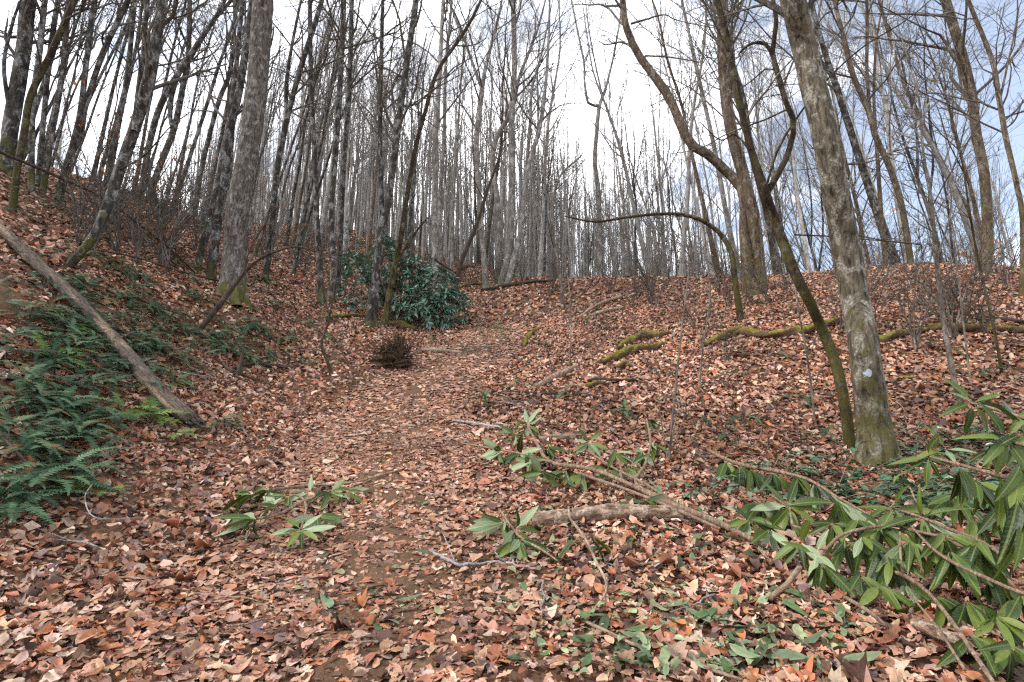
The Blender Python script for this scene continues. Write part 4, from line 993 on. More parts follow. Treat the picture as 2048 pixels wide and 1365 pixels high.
order_labels(LOOSE[0], "loose sticks on the foreground leaves"); order_labels(LOOSE[1], "loose sticks on the middle slope")
# ------------------------------------------------------------------ rhododendron leaves
def leaf_mesh(name, hw, bend, fold, n=9, twist=0.0):
    x = np.linspace(0, 1, n)
    w = hw * np.clip(np.sin(np.pi * np.clip((x - .06) / .94, 0, 1) ** .8), 0, 1) ** .75; w[0] = .008; w[1] = max(w[1] * .5, .02); w[-1] = .004
    V = []
    for a, b in zip(x, w):
        z = -bend * a * a; t = twist * a
        for s in (-1, 0, 1):
            V.append((a, s * b * math.cos(fold) * math.cos(t), z + abs(s) * b * math.sin(fold) + s * b * math.sin(t)))
    i = np.arange(n - 1)[:, None] * 3 + np.arange(2)[None]
    return make_mesh(name, V, np.stack([i, i + 3, i + 4, i + 1], -1).reshape(-1, 4))
RL = [leaf_mesh("leaf", w, b, f, 10, t) for w, b, f, t in ((.125, .08, .3, .1), (.14, .28, .4, .4), (.12, .5, .3, -.3), (.13, .18, -.15, .5), (.135, .38, .55, .15), (.11, .62, .6, -.5), (.145, .2, .2, -.4), (.12, .34, .7, .6))]
RLP = [leaf_mesh("leaf", .14, b, f, 9, t) for b, f, t in ((.05, -.2, .2), (.16, .25, -.3))]
for m_ in RL: m_.materials.append(M['rhodo'])
for m_ in RLP: m_.materials.append(M['rhodopale'])
def place_leaf(root, base, pos, d, up, L, pale=0.0):
    d = unit(np.asarray(d, float)); L = L * 1.12
    for f_ in (1.0, .6):
        tip = pos + d * L * f_; gz_ = float(ground(tip[0], tip[1])) + .05
        if tip[2] < gz_: d = unit(d * L * f_ + np.array([0, 0, gz_ - tip[2]]))
    z = up - (up @ d) * d; z = unit(z); y = np.cross(z, d)
    me = random.choice(RLP) if random.random() < pale else random.choice(RL)
    o = add("leaf", me, None, root)
    M4 = Matrix(((d[0] * L, y[0] * L, z[0] * L, pos[0] - base[0]), (d[1] * L, y[1] * L, z[1] * L, pos[1] - base[1]), (d[2] * L, y[2] * L, z[2] * L, pos[2] - base[2]), (0, 0, 0, 1)))
    o.matrix_local = M4
def whorl(root, base, pos, axis, n, L, spread, droop, pale=.0, flat=None):
    axis = unit(np.asarray(axis, float)); a = np.cross(axis, [0.3, .2, 1.0]); a = unit(a); b = np.cross(axis, a)
    a0 = random.uniform(0, 6.28)
    for i in range(n):
        az = a0 + 6.283 * i / n + random.gauss(0, .2); s = spread + random.gauss(0, .22)
        rdl = a * math.cos(az) + b * math.sin(az)
        d = unit(axis * math.cos(s) + rdl * math.sin(s)) + np.array([0, 0, -(droop + .12) * random.uniform(.6, 1.4)])
        if flat is not None: d = d - flat * (d @ flat) * .8
        place_leaf(root, base, pos + unit(d) * .012, d, axis + np.array([0, 0, .6]) + rdl * .2, L * random.uniform(.72, 1.12), pale)
def ax(du, dv, toward=.3): return np.array([du, -toward, -dv])
def rhodo(name, label, stems, whorls, cat="branch", base_px=None, smat='stem'):
    base = hit(*(base_px or stems[0][0][:2])) if base_px is None or base_px[0] < 2100 else pt(*base_px)
    o = thing(name, base, label, cat); SO = []
    for s in stems:
        A = []
        for u, v, w, k in s:
            P = pt(u, v, k); A.append([*P, w * .5 * ((P[1]) * CP + (P[2] - CAM[2]) * SP) / FPX])
        B = smooth_path(np.array(A), max(8, 5 * len(s))); B[:, 3] *= 1 + rng.normal(0, .06, len(B))
        mb = MB(); mb.put(*tubes(B[:, :3], B[:, 3], 7, .05, True)); SO.append((B[:, :3], add("stem", mb.mesh("stem", True, base), M[smat], o)))
    for w in whorls:
        u, v, k, axis, n, L, spread, droop = w[:8]; pale = w[8] if len(w) > 8 else 0
        P = pt(u, v, k); fl = None
        if len(w) > 9: fl = normal_at(np.array([P[0]]), np.array([P[1]]))[0]
        par = min(SO, key=lambda q: float(np.linalg.norm(q[0] - P, axis=1).min()))[1]
        whorl(par, base, P, axis, n, L, spread, droop, pale, fl)
    return o
UPA = np.array([0, -.25, 1.0])
rhodo("cut_rhododendron_branch", "cut rhododendron branch with green leaves lying alone on the leaves, left of centre",
      [[(800, 940, 3, .995), (700, 966, 4, .985), (610, 972, 5, .98), (539, 981, 5, .975), (507, 991, 4, .975)], [(661, 984, 5, .975), (600, 1006, 6, .98), (560, 1028, 6, .98), (513, 1038, 5, .975)], [(602, 1060, 4, .975), (612, 1010, 4, .98), (590, 990, 4, .98), (555, 1009, 4, .975)]],
      [(539, 981, .965, ax(-1, .2, .3), 8, 0.18, 1.0, .1, .1, 1), (507, 991, .965, ax(-1, .2, .3), 8, 0.204, .9, .15, .05, 1), (555, 1009, .965, ax(-1, .1, .4), 7, 0.204, 1.0, .0, .75, 1), (513, 1038, .96, ax(-.8, .3, .6), 8, 0.228, 1.0, .1, .45, 1),
       (602, 1060, .965, ax(.2, -.5, .6), 9, 0.192, 1.1, .0, .35, 1), (575, 992, .965, ax(-.3, .2, .6), 6, .18, 1.1, .05, .2, 1), (632, 1032, .965, ax(.3, .3, .6), 6, .18, 1.1, .05, .4, 1), (690, 985, .97, ax(.9, .1, .3), 5, .19, .9, .05, .5, 1), (620, 985, .97, ax(-.2, -.3, .6), 5, .18, 1.1, .0, .2, 1), (661, 984, .97, ax(.7, -.6, .2), 9, 0.216, 1.0, -.15, .25, 1)])
rhodo("cut_rhododendron_branch", "long cut rhododendron branch ending in a light green whorl, reaching to the right",
      [[(1055, 851, 5, .955), (1075, 890, 6, .96), (1102, 925, 8, .97), (1180, 938, 9, .97), (1250, 965, 10, .97), (1330, 1003, 12, .97), (1430, 1043, 13, .975), (1530, 1092, 9, .985)],
       [(925, 887, 3, .985), (1000, 900, 4, .975), (1060, 912, 5, .97), (1102, 926, 5, .97)], [(1150, 945, 6, .975), (1240, 975, 6, .975), (1330, 1010, 7, .975), (1440, 1058, 8, .98)]],
      [(1055, 851, .95, ax(0, -.6, .7), 10, 0.24, 1.05, .25, .35), (1032, 870, .955, ax(-.6, -.2, .6), 8, 0.228, 1.0, .25, .25), (1004, 903, .965, ax(-.8, .2, .5), 8, 0.216, 1.0, .3, .2), (1040, 908, .965, ax(-.1, .4, .8), 9, 0.216, 1.1, .3, .3),
       (1092, 893, .96, ax(.7, .3, .5), 8, 0.228, .9, .3, .1), (1133, 942, .965, ax(-.5, .2, .5), 7, 0.216, .9, .2, .3), (1160, 948, .965, ax(-.3, .5, .5), 7, 0.216, .9, .25, .3), (1290, 1000, .975, ax(.3, .4, .3), 7, 0.192, 1, .1, .1), (1085, 945, .97, ax(-.3, .3, .6), 8, 0.204, 1.1, .2, .3), (1060, 925, .97, ax(-.6, .1, .6), 8, 0.204, 1.1, .2, .2)])
rhodo("cut_rhododendron_branch", "cut branch of drooping blue green leaves left of the twiggy sapling",
      [[(1293, 838, 4, .94), (1301, 884, 5, .95), (1291, 927, 5, .96), (1272, 968, 6, .975), (1340, 1000, 7, .98)], [(1176, 902, 4, .96), (1225, 935, 5, .965), (1290, 968, 6, .97), (1345, 1002, 7, .98)], [(1230, 905, 4, .96), (1240, 930, 4, .96), (1243, 960, 5, .975)]],
      [(1293, 840, .935, ax(.5, -.2, .5), 8, 0.228, .7, .55, .2), (1285, 903, .945, ax(-.2, .2, .8), 10, 0.216, .9, .8, .35), (1304, 888, .945, ax(.5, .1, .6), 8, 0.228, .8, .8, .2), (1178, 885, .95, ax(0, -.3, .7), 9, 0.204, 1.1, .35, .35), (1232, 905, .955, ax(.2, -.2, .7), 8, 0.204, 1.0, .6, .25), (1260, 935, .965, ax(0, -.2, .6), 8, 0.204, 1.0, .6, .1), (1215, 940, .965, ax(0, -.2, .6), 7, 0.192, 1.0, .5, .2)])
rhodo("cut_rhododendron_branch", "small cut sprig with pale broad leaves at the left end of the pale log",
      [[(999, 1018, 4, .965), (1020, 1050, 5, .965), (1040, 1074, 6, .97), (1088, 1103, 5, .98), (1115, 1122, 3, .99)]],
      [(1008, 1044, .96, ax(-.5, .5, .7), 9, 0.228, 1.0, .15, .55), (1039, 1078, .965, ax(0, .5, .7), 8, 0.192, 1.0, .25, .4), (1030, 1060, .965, ax(.6, -.2, .6), 6, 0.192, 1.0, .1, .2)])
rhodo("cut_rhododendron_branch", "pair of long green leaves on the dry stem before the pale log", [[(1160, 1070, 4, .95), (1169, 1077, 5, .95), (1178, 1074, 4, .95)]],
      [(1162, 1073, .948, ax(-1, .5, .3), 1, 0.228, .1, .1), (1174, 1073, .948, ax(1, .35, .3), 2, 0.264, .2, .05)])
rhodo("rhododendron_branch", "drooping rhododendron branch left in the right thicket, leaves hanging in a dark curtain",
      [[(1415, 900, 7, .93), (1450, 918, 8, .91), (1490, 932, 8, .89), (1560, 945, 7, .87), (1620, 962, 6, .85), (1680, 998, 5, .84), (1760, 1040, 6, .82), (1900, 1085, 8, .80), (2080, 1150, 10, .78)]],
      [(1452, 922, .90, ax(-.3, .5, .5), 9, 0.26, .7, 1.3), (1480, 932, .89, ax(-.2, .6, .6), 11, 0.273, .7, 1.4), (1500, 938, .885, ax(.2, .5, .6), 10, 0.273, .7, 1.2), (1587, 950, .86, ax(.3, .5, .7), 10, 0.247, .8, 1.0, .15), (1628, 966, .85, ax(.4, .5, .7), 10, 0.247, .8, .9, .15), (1675, 1000, .84, ax(.1, .6, .7), 10, 0.247, .8, .8, .25), (1545, 945, .87, ax(-.1, .6, .6), 8, 0.234, .8, 1.1)],
      "branch", (1500, 1010))
rhodo("rhododendron_branch", "rhododendron sprig with pale star-like whorl under the hanging curtain of leaves",
      [[(1585, 1052, 5, .93), (1580, 1025, 4, .90), (1574, 1014, 4, .89), (1540, 990, 3, .91)], [(1585, 1052, 5, .93), (1700, 1090, 6, .9), (1850, 1130, 7, .88)]],
      [(1575, 1014, .885, ax(-.1, -.3, .9), 10, 0.221, 1.15, .25, .25), (1500, 1040, .93, ax(-.4, .1, .8), 9, 0.221, 1.1, .5, .1), (1540, 1060, .92, ax(-.2, .1, .8), 9, 0.208, 1.1, .4, .3), (1520, 1005, .9, ax(-.4, .2, .8), 9, 0.234, .9, .7, .0)],
      "branch", (1590, 1075))
rhodo("rhododendron_branch", "arched rhododendron branch whose big whorl hangs at the front of the right thicket",
      [[(1641, 1120, 6, .84), (1662, 1090, 6, .82), (1700, 1066, 6, .80), (1785, 1053, 6, .79), (1840, 1066, 7, .79), (1960, 1090, 8, .78), (2080, 1120, 10, .76)]],
      [(1641, 1124, .835, ax(0, .6, .8), 10, .20, .85, .9), (1632, 1112, .835, ax(-.4, -.3, .6), 4, .18, 1.0, .1, .6), (1665, 1050, .84, ax(-.3, .2, .8), 8, .16, 1., .6), (1715, 1040, .82, ax(-.3, .2, .8), 8, .16, 1., .6), (1760, 1055, .8, ax(-.3, .2, .8), 8, .16, 1., .6), (1780, 1120, .82, ax(-.3, .4, .8), 8, .17, .9, .7), (1725, 1075, .80, ax(-.3, .3, .8), 7, .18, .9, .6, .25), (1750, 1095, .82, ax(-.1, .4, .8), 8, .18, .9, .7, .2), (1690, 1085, .82, ax(-.3, .3, .8), 7, .18, 1., .5, .15), (1600, 1085, .88, ax(-.6, .2, .7), 6, .18, 1., .5, .1)],
      "branch", (1780, 1180))
rhodo("rhododendron_branch", "rhododendron branch in the middle of the right thicket with large glossy leaves",
      [[(1790, 1018, 4, .75), (1845, 1038, 6, .74), (1900, 1060, 7, .74), (1960, 1084, 7, .74), (2080, 1160, 9, .72)], [(1782, 1016, 3, .75), (1815, 975, 3, .72), (1830, 1000, 3, .73), (1850, 1030, 4, .74)], [(1810, 1040, 4, .77), (1880, 1110, 6, .76), (2000, 1170, 8, .74), (2080, 1200, 9, .72)]],
      [(1845, 1038, .735, ax(-.7, .0, .6), 8, .20, 1.0, .35, .1), (1788, 1018, .745, ax(-.6, -.2, .6), 6, .19, 1.0, .3, .2), (1957, 1085, .73, ax(-.6, .4, .6), 8, .21, .9, .6), (1900, 1105, .75, ax(-.3, .4, .8), 8, .20, .9, .7), (1885, 1065, .74, ax(-.2, .4, .7), 7, .2, 1.0, .6), (1786, 975, .72, ax(0, -.9, .3), 1, .12, .1, 0), (1820, 1085, .78, ax(-.4, .4, .8), 8, .19, 1.0, .6)],
      "branch", (1960, 1180))
rhodo("rhododendron_branch", "bare-stemmed rhododendron branch slanting to the bottom right with leaves hanging from its tip",
      [[(1770, 1143, 7, .86), (1805, 1152, 9, .84), (1850, 1180, 8, .86), (1890, 1225, 8, .88), (1945, 1305, 9, .92), (1990, 1370, 9, .95)], [(1800, 1065, 4, .78), (1802, 1110, 5, .80), (1806, 1152, 6, .84)], [(1690, 1195, 8, .93), (1740, 1225, 9, .94), (1775, 1255, 8, .96)], [(1820, 1190, 4, .88), (1870, 1250, 5, .9), (1930, 1340, 6, .95)]],
      [(1808, 1160, 0.91, ax(.1, .7, .7), 5, 0.189, .5, .9, .3), (1870, 1190, 0.90, ax(.2, .5, .7), 7, 0.189, .9, .7), (1930, 1200, 0.88, ax(0, .4, .8), 8, 0.189, .9, .7), (1990, 1230, 0.92, ax(-.1, .5, .8), 8, .145, .9, .7), (1940, 1270, 0.93, ax(-.2, .4, .8), 7, .145, 1, .5), (2020, 1290, 0.92, ax(-.3, .3, .8), 8, .145, 1, .6), (1760, 1170, 0.93, ax(-.3, .3, .8), 7, 0.171, 1, .7), (1720, 1150, 0.93, ax(-.4, .3, .8), 7, 0.171, 1, .7), (1980, 1150, 0.86, ax(-.2, .4, .8), 8, 0.189, .9, .8), (2040, 1190, 0.84, ax(-.2, .4, .8), 8, 0.198, .9, .8)],
      "branch", (1985, 1355))
rhodo("rhododendron_branch", "upper right rhododendron branch with long leaves hanging straight down",
      [[(1850, 908, 5, .46), (1862, 916, 6, .455), (1920, 931, 7, .45), (2000, 953, 8, .44), (2090, 980, 10, .43)]],
      [(1858, 915, .455, ax(-.8, .0, .4), 6, .15, 1.0, .4), (1862, 905, .455, ax(0, -.6, .4), 3, .14, .9, .1, .3), (1918, 934, .448, ax(.0, .7, .5), 6, .16, .6, 1.3), (1925, 930, .448, ax(.8, .1, .5), 2, .16, .5, .2, .4), (2000, 956, .438, ax(0, .7, .5), 6, .16, .6, 1.3), (1890, 900, .45, ax(-.3, -.3, .5), 4, .14, .8, .1, .5), (2030, 965, .435, ax(.3, .4, .5), 5, .16, .7, 1.0), (1950, 962, .60, ax(-.2, .3, .7), 8, .17, .9, .8), (2000, 1012, .62, ax(-.2, .3, .7), 8, .17, .9, .8), (1905, 990, .68, ax(-.3, .3, .7), 8, .17, .9, .7), (1945, 1035, .68, ax(-.1, .3, .7), 8, .17, 1, .7), (1985, 900, .55, ax(-.2, .1, .8), 7, .16, 1, .6)],
      "branch", (2180, 1180, .9))
rhodo("rhododendron_branch", "single star-shaped rhododendron sprig standing against the dead leaves at the right edge",
      [[(1944, 808, 4, .33), (1965, 812, 5, .33), (2025, 830, 6, .325), (2090, 850, 8, .32)]],
      [(1945, 808, .328, ax(-.2, -.2, 1.0), 7, .135, 1.25, .05)],
      "branch", (2180, 1180, .9))
rhodo("rhododendron_branch", "nearest rhododendron branch cut by the right edge, large upright leaves",
      [[(2012, 882, 6, .36), (2040, 890, 7, .36), (2100, 905, 9, .35)]],
      [(2012, 880, .358, ax(-.3, .1, .9), 8, .17, 1.2, .15), (2040, 930, .37, ax(0, .3, .8), 7, .17, 1.0, .6), (2035, 990, .40, ax(-.1, .3, .8), 8, .18, .9, .8), (2045, 1040, .44, ax(-.1, .3, .8), 8, .18, .9, .8), (2050, 870, .35, ax(0, -.3, .8), 7, .17, 1.1, .4)],
      "branch", (2180, 1180, .9))

# ------------------------------------------------------------------ leafy shrubs
def foliage(mb, P, D, L, hw=.16, bend=.15):
    """many small folded leaves: P (n,3), D (n,3), L (n,)"""
    n = len(P); d = unit(D); rv = rng.normal(0, .35, (n, 3)) + [0, 0, 1.0]; z = unit(rv - (rv * d).sum(1, keepdims=True) * d); y = np.cross(z, d)
    xs = np.array([0, .3, .68, 1.0]); ws = np.array([.02, 1.0, .85, .03]) * hw
    bx = np.repeat(xs, 3); by = (ws[:, None] * [-1, 0, 1]).ravel(); bz = -bend * bx ** 2 + np.abs(by) * .3
    V = P[:, None] + L[:, None, None] * (bx[None, :, None] * d[:, None] + by[None, :, None] * y[:, None] + bz[None, :, None] * z[:, None])
    i = np.arange(3)[:, None] * 3 + np.arange(2)[None]; q = np.stack([i, i + 3, i + 4, i + 1], -1).reshape(-1, 4)
    mb.put(V.reshape(-1, 3), (q[None] + (np.arange(n) * 12)[:, None, None]).reshape(-1, 4))
def whorl_field(tips, axes, n, L, droop, mb, spread=1.0, hw=.15):
    K = len(tips); a = unit(np.cross(axes, [.31, .17, .93])); b = np.cross(axes, a)
    az = rng.uniform(0, 6.28, (K, 1)) + np.arange(n)[None] * 6.283 / n + rng.normal(0, .2, (K, n)); s = spread + rng.normal(0, .2, (K, n))
    rd = a[:, None] * np.cos(az)[..., None] + b[:, None] * np.sin(az)[..., None]
    D = unit(axes[:, None] * np.cos(s)[..., None] + rd * np.sin(s)[..., None]) + np.array([0, 0, -1.]) * droop
    P = np.repeat(tips[:, None], n, 1)
    foliage(mb, P.reshape(-1, 3), D.reshape(-1, 3), (L * rng.uniform(.75, 1.2, (K, n))).ravel(), hw)
bb = hit(815, 655); bb = at_Y(815, 640, 16.6); bb[2] = ground(bb[0], bb[1])
bo = thing("rhododendron_bush", bb, "large dark blue green rhododendron bush behind the mossy-footed double tree", "bush")
tips = []; axs = []
for (u, v, ru, rv, Y, cnt) in ((714, 565, 34, 80, 16.4, 55), (768, 540, 42, 74, 16.6, 90), (818, 580, 54, 76, 16.5, 110), (862, 592, 50, 66, 16.4, 100), (900, 620, 40, 44, 16.2, 80), (845, 625, 62, 40, 16.0, 80)):
    c = at_Y(u, v, Y); k = c[1] / FPX
    dd = unit(rng.normal(size=(cnt, 3)) * [1, 1, 1] + [0, -.35, .25]); rr2 = rng.uniform(.4, 1.0, (cnt, 1)) ** .5 * rng.choice([1, 1, 1.08, 1.22], (cnt, 1))
    tips.append(c + dd * rr2 * np.array([ru * k, 38 * k, rv * k])); axs.append(unit(dd + [0, 0, .7]))
tips = np.concatenate(tips); axs = np.concatenate(axs); gz = ground(tips[:, 0], tips[:, 1]); kk = tips[:, 2] > gz + .08; tips, axs = tips[kk], axs[kk]
mb = MB(); whorl_field(tips, axs, 9, .225, .22, mb, 1.2, .15)
tag(add("foliage", mb.mesh("foliage", True, bb), M['bush'], bo), kind="stuff")
S = []
for q in range(0, len(tips), 6):
    s0 = bb + np.array([rng.normal(0, .5), rng.normal(0, .2), -.1]); mid = (s0 + tips[q]) * .5 + rng.normal(0, .15, 3); S.append(smooth_path(np.array([s0, mid, tips[q]]), 9))
S = np.array(S); mb = MB(); mb.put(*tubes(S, np.repeat(np.linspace(.028, .008, 9)[None], len(S), 0), 5)); add("stems", mb.mesh("stems", True, bb), M['stem'], bo)
HB = [((1690, 985), "low dark leafy shrub in front of the blazed trunk's foot", 80), ((1850, 905), "low dark leafy shrub right of the blazed trunk's foot", 190), ((1905, 985), "low dark leafy shrub behind the arched rhododendron branch", 200), ((2010, 905), "dense dark leafy shrub behind the upper right rhododendron branch", 260), ((1985, 1040), "dark leafy shrub low between the rhododendron branches", 200), ((1800, 1010), "low dark leafy shrub left of the glossy middle branch", 110), ((1440, 1000), "small sprigs of low leafy shrub beyond the pale log", 26), ((1590, 955), "sparse low leafy sprigs left of the blazed trunk", 45)]
for (u, v), lab, cnt in HB:
    b0 = hit(u, v); o = thing("leafy_shrub", b0, lab, "shrub")
    ns = max(10, cnt // 4); az = rng.uniform(0, 6.28, ns); ln = rng.uniform(.3, .7, ns)
    sd_ = unit(np.stack([np.cos(az), np.sin(az), rng.uniform(.3, 1.2, ns)], 1)); P = [np.repeat(b0[None], ns, 0) + rng.normal(0, .3, (ns, 3)) * [1, 1, 0]]
    P[0][:, 2] = ground(P[0][:, 0], P[0][:, 1]); d = sd_
    for q in range(7):
        d = unit(d + rng.normal(0, .08, d.shape) + [0, 0, -.13]); P.append(P[-1] + d * ln[:, None] / 7)
    P = np.stack(P, 1); mb = MB(); mb.put(*tubes(P, np.repeat(np.linspace(.004, .0015, 8)[None], ns, 0), 4)); add("stems", mb.mesh("stems", True, b0), M['stem'], o)
    mb = MB(); m = 14; t = rng.uniform(.15, 1, (ns, m)) * 6.99; i = t.astype(int); kx = np.arange(ns)[:, None]
    pos = P[kx, i] + (P[kx, i + 1] - P[kx, i]) * (t - i)[..., None]; tg = unit(P[kx, i + 1] - P[kx, i])
    sd2 = np.cross(tg, [0, 0, 1.0]) * rng.choice([-1, 1], (ns, m, 1)); D = tg * .7 + sd2 + rng.normal(0, .25, tg.shape)
    foliage(mb, pos.reshape(-1, 3), D.reshape(-1, 3), rng.uniform(.055, .10, ns * m), .22, .2)
    tag(add("foliage", mb.mesh("foliage", True, b0), M['hobble'], o), kind="stuff")
# ------------------------------------------------------------------ ferns
def frond_mesh(n, arch, droop, w0, seed):
    r = np.random.default_rng(seed); V = []; F = []
    def ctr(x): return np.array([x, .06 * math.sin(x * 2.5 + seed), arch * x - droop * x * x])
    xs = np.linspace(.16, .985, n)
    xr = np.linspace(0, 1, 8)
    for x in xr:
        c = ctr(x); wd = .008 * (1 - .7 * x); V += [c + [0, -wd, .002], c + [0, wd, .002]]
    for k in range(7): F.append((2 * k, 2 * k + 2, 2 * k + 3, 2 * k + 1))
    for x in xs:
        t = (x - .16) / .84; L = w0 * (np.sin(np.pi * min(1, .25 + .75 * t) ) ** .7 if t < .99 else .1) * (1.05 - .45 * t); L = max(L, .012)
        hw = .42 * .84 / n * 1.05
        c = ctr(x); tg = unit(ctr(x + .01) - c)
        for s in (-1, 1):
            lj = L * r.uniform(.85, 1.1); d = unit(np.array([.30, s, -.12 + r.normal(0, .12)])); b0 = len(V)
            V += [c - tg * hw, c + d * lj * .55 - tg * hw * .9, c + d * lj, c + d * lj * .5 + tg * hw * .9, c + tg * hw]
            F += [(b0, b0 + 1, b0 + 3, b0 + 4)]; V.append(c + d * lj * .99 + tg * .001); F.append((b0 + 1, b0 + 2, b0 + 5, b0 + 3))
    return make_mesh("frond", np.array(V), np.array(F), None, None, False)
FR = [frond_mesh(20, a, d, w, s) for s, (a, d, w) in enumerate([(.35, .45, .13), (.2, .45, .15), (.5, .75, .13), (.1, .3, .14), (.3, .6, .12)])]
FL = [frond_mesh(18, a, d, w, 20 + s) for s, (a, d, w) in enumerate([(.25, .35, .24), (.15, .4, .27)])]
for m_ in FR: m_.materials.append(M['fern'])
FD = [frond_mesh(18, .05, .3, .12, 40), frond_mesh(18, .1, .5, .11, 41)]
for m_ in FD: m_.materials.append(M['deadfern'])
for m_ in FL: m_.materials.append(M['fernlite'])
FG = {}
def fern(u, v, label, n, L, group=None, lite=False, k=None):
    b0 = hit(u, v); nr = normal_at(np.array([b0[0]]), np.array([b0[1]]), .3)[0]
    o = thing("fern", b0, label, "fern", group)
    if group: FG.setdefault(group, []).append(o)
    dn = np.array([nr[0], nr[1], 0]); dn = dn / (np.linalg.norm(dn) + 1e-6)
    for i in range(n):
        a = 6.283 * i / n + random.gauss(0, .35)
        h = np.array([math.cos(a), math.sin(a), 0]) + dn * .75
        h = unit(h - nr * (h @ nr)); up = unit(nr * .8 + np.array([0, 0, .5]))
        x = unit(h + up * random.uniform(.12, .6)); z = unit(up - x * (up @ x)); y = np.cross(z, x); s = L * random.uniform(.7, 1.2)
        f = add("frond", random.choice(FL if lite else (FD if random.random() < .12 else FR)), None, o)
        f.matrix_local = Matrix(((x[0] * s, y[0] * s, z[0] * s, nr[0] * .07), (x[1] * s, y[1] * s, z[1] * s, nr[1] * .07), (x[2] * s, y[2] * s, z[2] * s, nr[2] * .07), (0, 0, 0, 1)))
fern(25, 1010, "nearest dark fern at the lower left edge", 8, .42)
fern(95, 985, "bushy fern right of the nearest lower left fern", 8, .42)
fern(150, 965, "fern under the stuck branch at the lower left", 7, .38)
fern(205, 1000, "small bright fern tip beside the lower left twig", 5, .25, None, True)
fern(190, 925, "fern above the stuck branch at the lower left", 6, .32)
fern(300, 845, "yellow green lacy fern at the foot of the long fallen pole", 9, .42, None, True)
fern(245, 830, "yellow green fern left of the lacy one by the pole foot", 6, .34, None, True)
fern(345, 880, "small lacy fern below the pole end", 5, .28, None, True)
fern(345, 775, "bright fern sprig against the right side of the pole", 4, .26, None, True)
fern(440, 855, "dark ferny sprig right of the pole's broken end", 6, .30)
fern(465, 850, "small dark fern furthest right below the pole end", 5, .26)
fern(245, 640, "large arching fern left of the bent sapling", 7, .40)
fern(300, 665, "drooping fern below the bent sapling's tall neighbour", 8, .44)
fern(330, 630, "flat feathery fern pointing right beside the bent sapling", 6, .42)
fern(150, 660, "yellowish fern hanging below the long fallen pole", 8, .42, None, True)
fern(60, 640, "big fern under the upper part of the long pole", 7, .36)
fern(20, 590, "fern at the left edge under the pole", 7, .36)
fern(15, 680, "fern at the left edge below the pole, near the big one", 7, .36)
fern(95, 720, "yellow green fern in the middle of the left bank", 7, .42, None, True)
r = np.random.default_rng(77); cnt = 0
while cnt < 262:
    u = r.uniform(0, 720); v = r.uniform(380, 1050)
    top = np.interp(u, [0, 150, 350, 600, 720], [385, 420, 490, 590, 650]); bot = np.interp(u, [0, 150, 250, 400, 460, 720], [1060, 930, 800, 760, 745, 735])
    if v < top or v > bot or (u > 430 and r.random() < .3) or (u < 120 and r.random() < .4): continue
    up_ = v < np.interp(u, [0, 390], [450, 850]) or u > 330
    g_ = ("ferns above the fallen pole" if u < 300 else "ferns around the bent sapling") if up_ else ("ferns below the fallen pole, upper half" if v < 640 else "ferns below the fallen pole, lower half")
    fern(u, v, "dark evergreen fern on the left bank", int(r.integers(5, 9)), r.uniform(.30, .46), g_)
    cnt += 1
for u, v in [(960, 672), (1008, 662), (1015, 686), (1104, 669), (1138, 580), (1110, 583), (1189, 624), (1022, 628), (970, 645), (926, 703), (980, 706), (1046, 775), (1128, 792), (1240, 826), (1257, 833), (970, 809), (1168, 648), (1240, 597), (1203, 660), (1060, 640), (990, 655), (1085, 690), (870, 690), (720, 668), (705, 690)]:
    fern(u, v, "small green fern scattered on the middle slope", int(r.integers(4, 7)), r.uniform(.36, .55), "ferns on the middle slope")
for u, v in [(1403, 628), (1567, 628), (1474, 757), (1495, 713), (1611, 799), (1471, 850), (1488, 846), (1403, 860), (1512, 607), (1440, 900), (1560, 720), (1640, 880), (1790, 600), (1850, 610), (1880, 700), (1960, 640), (1960, 750)]:
    fern(u, v, "small green fern scattered on the right slope below the ridge", int(r.integers(4, 7)), r.uniform(.34, .52), "ferns on the right slope")

for g_, os_ in FG.items(): order_labels(os_, "scattered " + g_)
# ------------------------------------------------------------------ bare brush and hemlock sprays
BR = []
for s in range(5):
    r_ = np.random.default_rng(900 + s); ns = 6
    z = np.linspace(0, 1, 8); P = []; 
    for q in range(ns):
        a = r_.uniform(0, 6.28); l = r_.uniform(.9, 2.0)
        P.append(np.stack([np.cos(a) * z ** 1.3 * l * .4 + np.cumsum(r_.normal(0, .02, 8)), np.sin(a) * z ** 1.3 * l * .4 + np.cumsum(r_.normal(0, .02, 8)), z * l - .05], 1))
    P = np.array(P); R = np.repeat(np.linspace(.013, .005, 8)[None], ns, 0)
    a_ = MB(); a_.put(*tubes(P, R, 5)); b_ = MB()
    c1, r1 = sprout(P, R, 6, .2, .98, (.4, 1.0), lambda t, L: L * .32, 6, .15, .03, .6, .0045, r_); b_.put(*tubes(c1, r1, 3))
    c2, r2 = sprout(c1, r1, 4, .2, .98, (.4, 1.0), lambda t, L: L * .5, 4, .15, .02, .7, .0035, r_); b_.put(*tubes(c2, r2, 3))
    l_ = MB(); k = r_.integers(0, len(c2), 26); foliage(l_, c2[k, -1], r_.normal(size=(26, 3)) + [0, 0, -.6], r_.uniform(.05, .085, 26), .26)
    a_, b_, l_ = a_.mesh("stems"), b_.mesh("twigs"), l_.mesh("withered_leaves"); a_.materials.append(M['twig']); b_.materials.append(M['twig']); l_.materials.append(M['orange']); BR.append((a_, b_, l_))
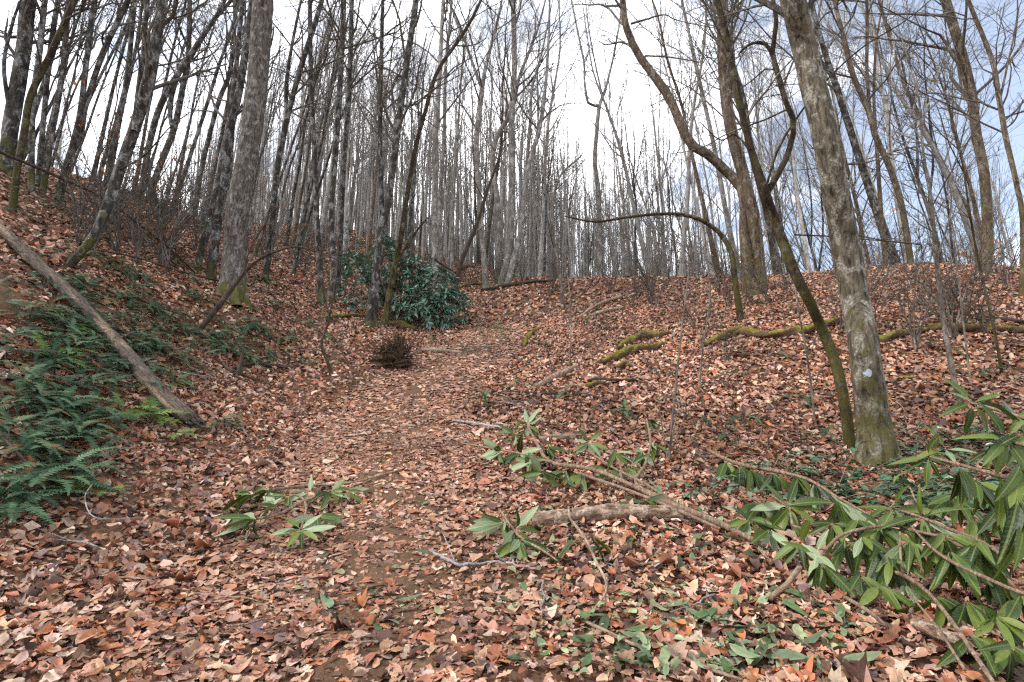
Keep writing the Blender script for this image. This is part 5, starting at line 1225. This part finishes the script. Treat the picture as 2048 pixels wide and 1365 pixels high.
def brush(n, box, label, group, s0, s1, seed, orange):
    r = np.random.default_rng(seed); bs = []
    for q in range(n):
        p = hit(r.uniform(box[0], box[2]), r.uniform(box[1], box[3])); k = int(r.integers(5)); o = thing("bare_shrub", p, label, "shrub", group)
        o.rotation_euler = (r.normal(0, .12), r.normal(0, .12), r.uniform(0, 6.28)); s = r.uniform(s0, s1); o.scale = (s, s, s)
        add("stems", BR[k][0], None, o); add("twigs", BR[k][1], None, o)
        if r.random() < orange: add("withered_leaves", BR[k][2], None, o)
        bs.append(o)
    order_labels(bs, "bare shrubs of the " + group)
brush(34, (150, 430, 600, 545), "bare brown twiggy shrub in the thicket around the big left trunk", "thicket on the upper left slope", .8, 1.7, 61, .5)
brush(22, (600, 500, 1080, 580), "bare twiggy shrub on the slope behind the rhododendron bush and saddle", "brush behind the saddle", .8, 1.5, 62, .3)
brush(15, (1090, 555, 1500, 620), "bare twiggy shrub along the ridge crest left of the candelabra tree", "brush along the ridge crest", .6, 1.2, 63, .5)
brush(6, (1560, 545, 2040, 600), "bare twiggy shrub on the right ridge", "brush on the right ridge", .5, 1.1, 64, .35)
brush(18, (1360, 590, 2000, 730), "thin bare shrub on the leaf slope around the long mossy log", "shrub patch by the mossy log", .6, 1.2, 65, .5)
def hemlock(u, v, label, H, n, seed, Y=None):
    r = np.random.default_rng(seed); b0 = hit(u, v) if Y is None else at_Y(u, v, Y); b0[2] = ground(b0[0], b0[1]); o = thing("hemlock", b0, label, "shrub")
    z = np.linspace(0, 1, 10); P = np.stack([z * 0 + np.cumsum(r.normal(0, .02, 10)), np.cumsum(r.normal(0, .02, 10)), z * H - .05], 1)[None] + b0
    a_ = MB(); a_.put(*tubes(P, np.linspace(.025, .006, 10)[None], 6))
    c1, r1 = sprout(P, np.linspace(.02, .006, 10)[None], n, .15, .98, (1.1, 1.6), lambda t, L: L * .36 * (1.2 - t), 7, .1, -.03, .5, .004, r); a_.put(*tubes(c1, r1, 4)); add("stems", a_.mesh("stems", True, b0), M['twig'], o)
    c2, r2 = sprout(c1, r1, 9, .15, .98, (.6, 1.0), lambda t, L: L * .35, 4, .08, -.04, .6, .003, r)
    m = 14; K = len(c2); t = r.uniform(0, 2.98, (K, m)); i = t.astype(int); kx = np.arange(K)[:, None]; pos = c2[kx, i] + (c2[kx, i + 1] - c2[kx, i]) * (t - i)[..., None]
    f_ = MB(); foliage(f_, pos.reshape(-1, 3), (unit(c2[:, -1] - c2[:, 0])[:, None] + r.normal(0, .6, (K, m, 3)) * [1, 1, .35]).reshape(-1, 3), r.uniform(.03, .055, K * m), .13); tag(add("foliage", f_.mesh("foliage", True, b0), M['hemlock'], o), kind="stuff")
hemlock(262, 440, "small dark green hemlock in the thicket right of the speckled tree", 2.2, 26, 71)
hemlock(692, 590, "young hemlock at the left end of the rhododendron bush", 2.8, 26, 72, 17.8)
hemlock(1622, 545, "small green hemlock on the ridge between candelabra and blazed trunk", 1.3, 20, 73)
# fine growth too small to pick apart singly
for o_ in bpy.data.objects:
    if o_.parent is not None and o_.name.split(".")[0] in ("stems", "twigs", "roots", "withered_leaves", "crown"):
        o_["kind"] = "stuff"
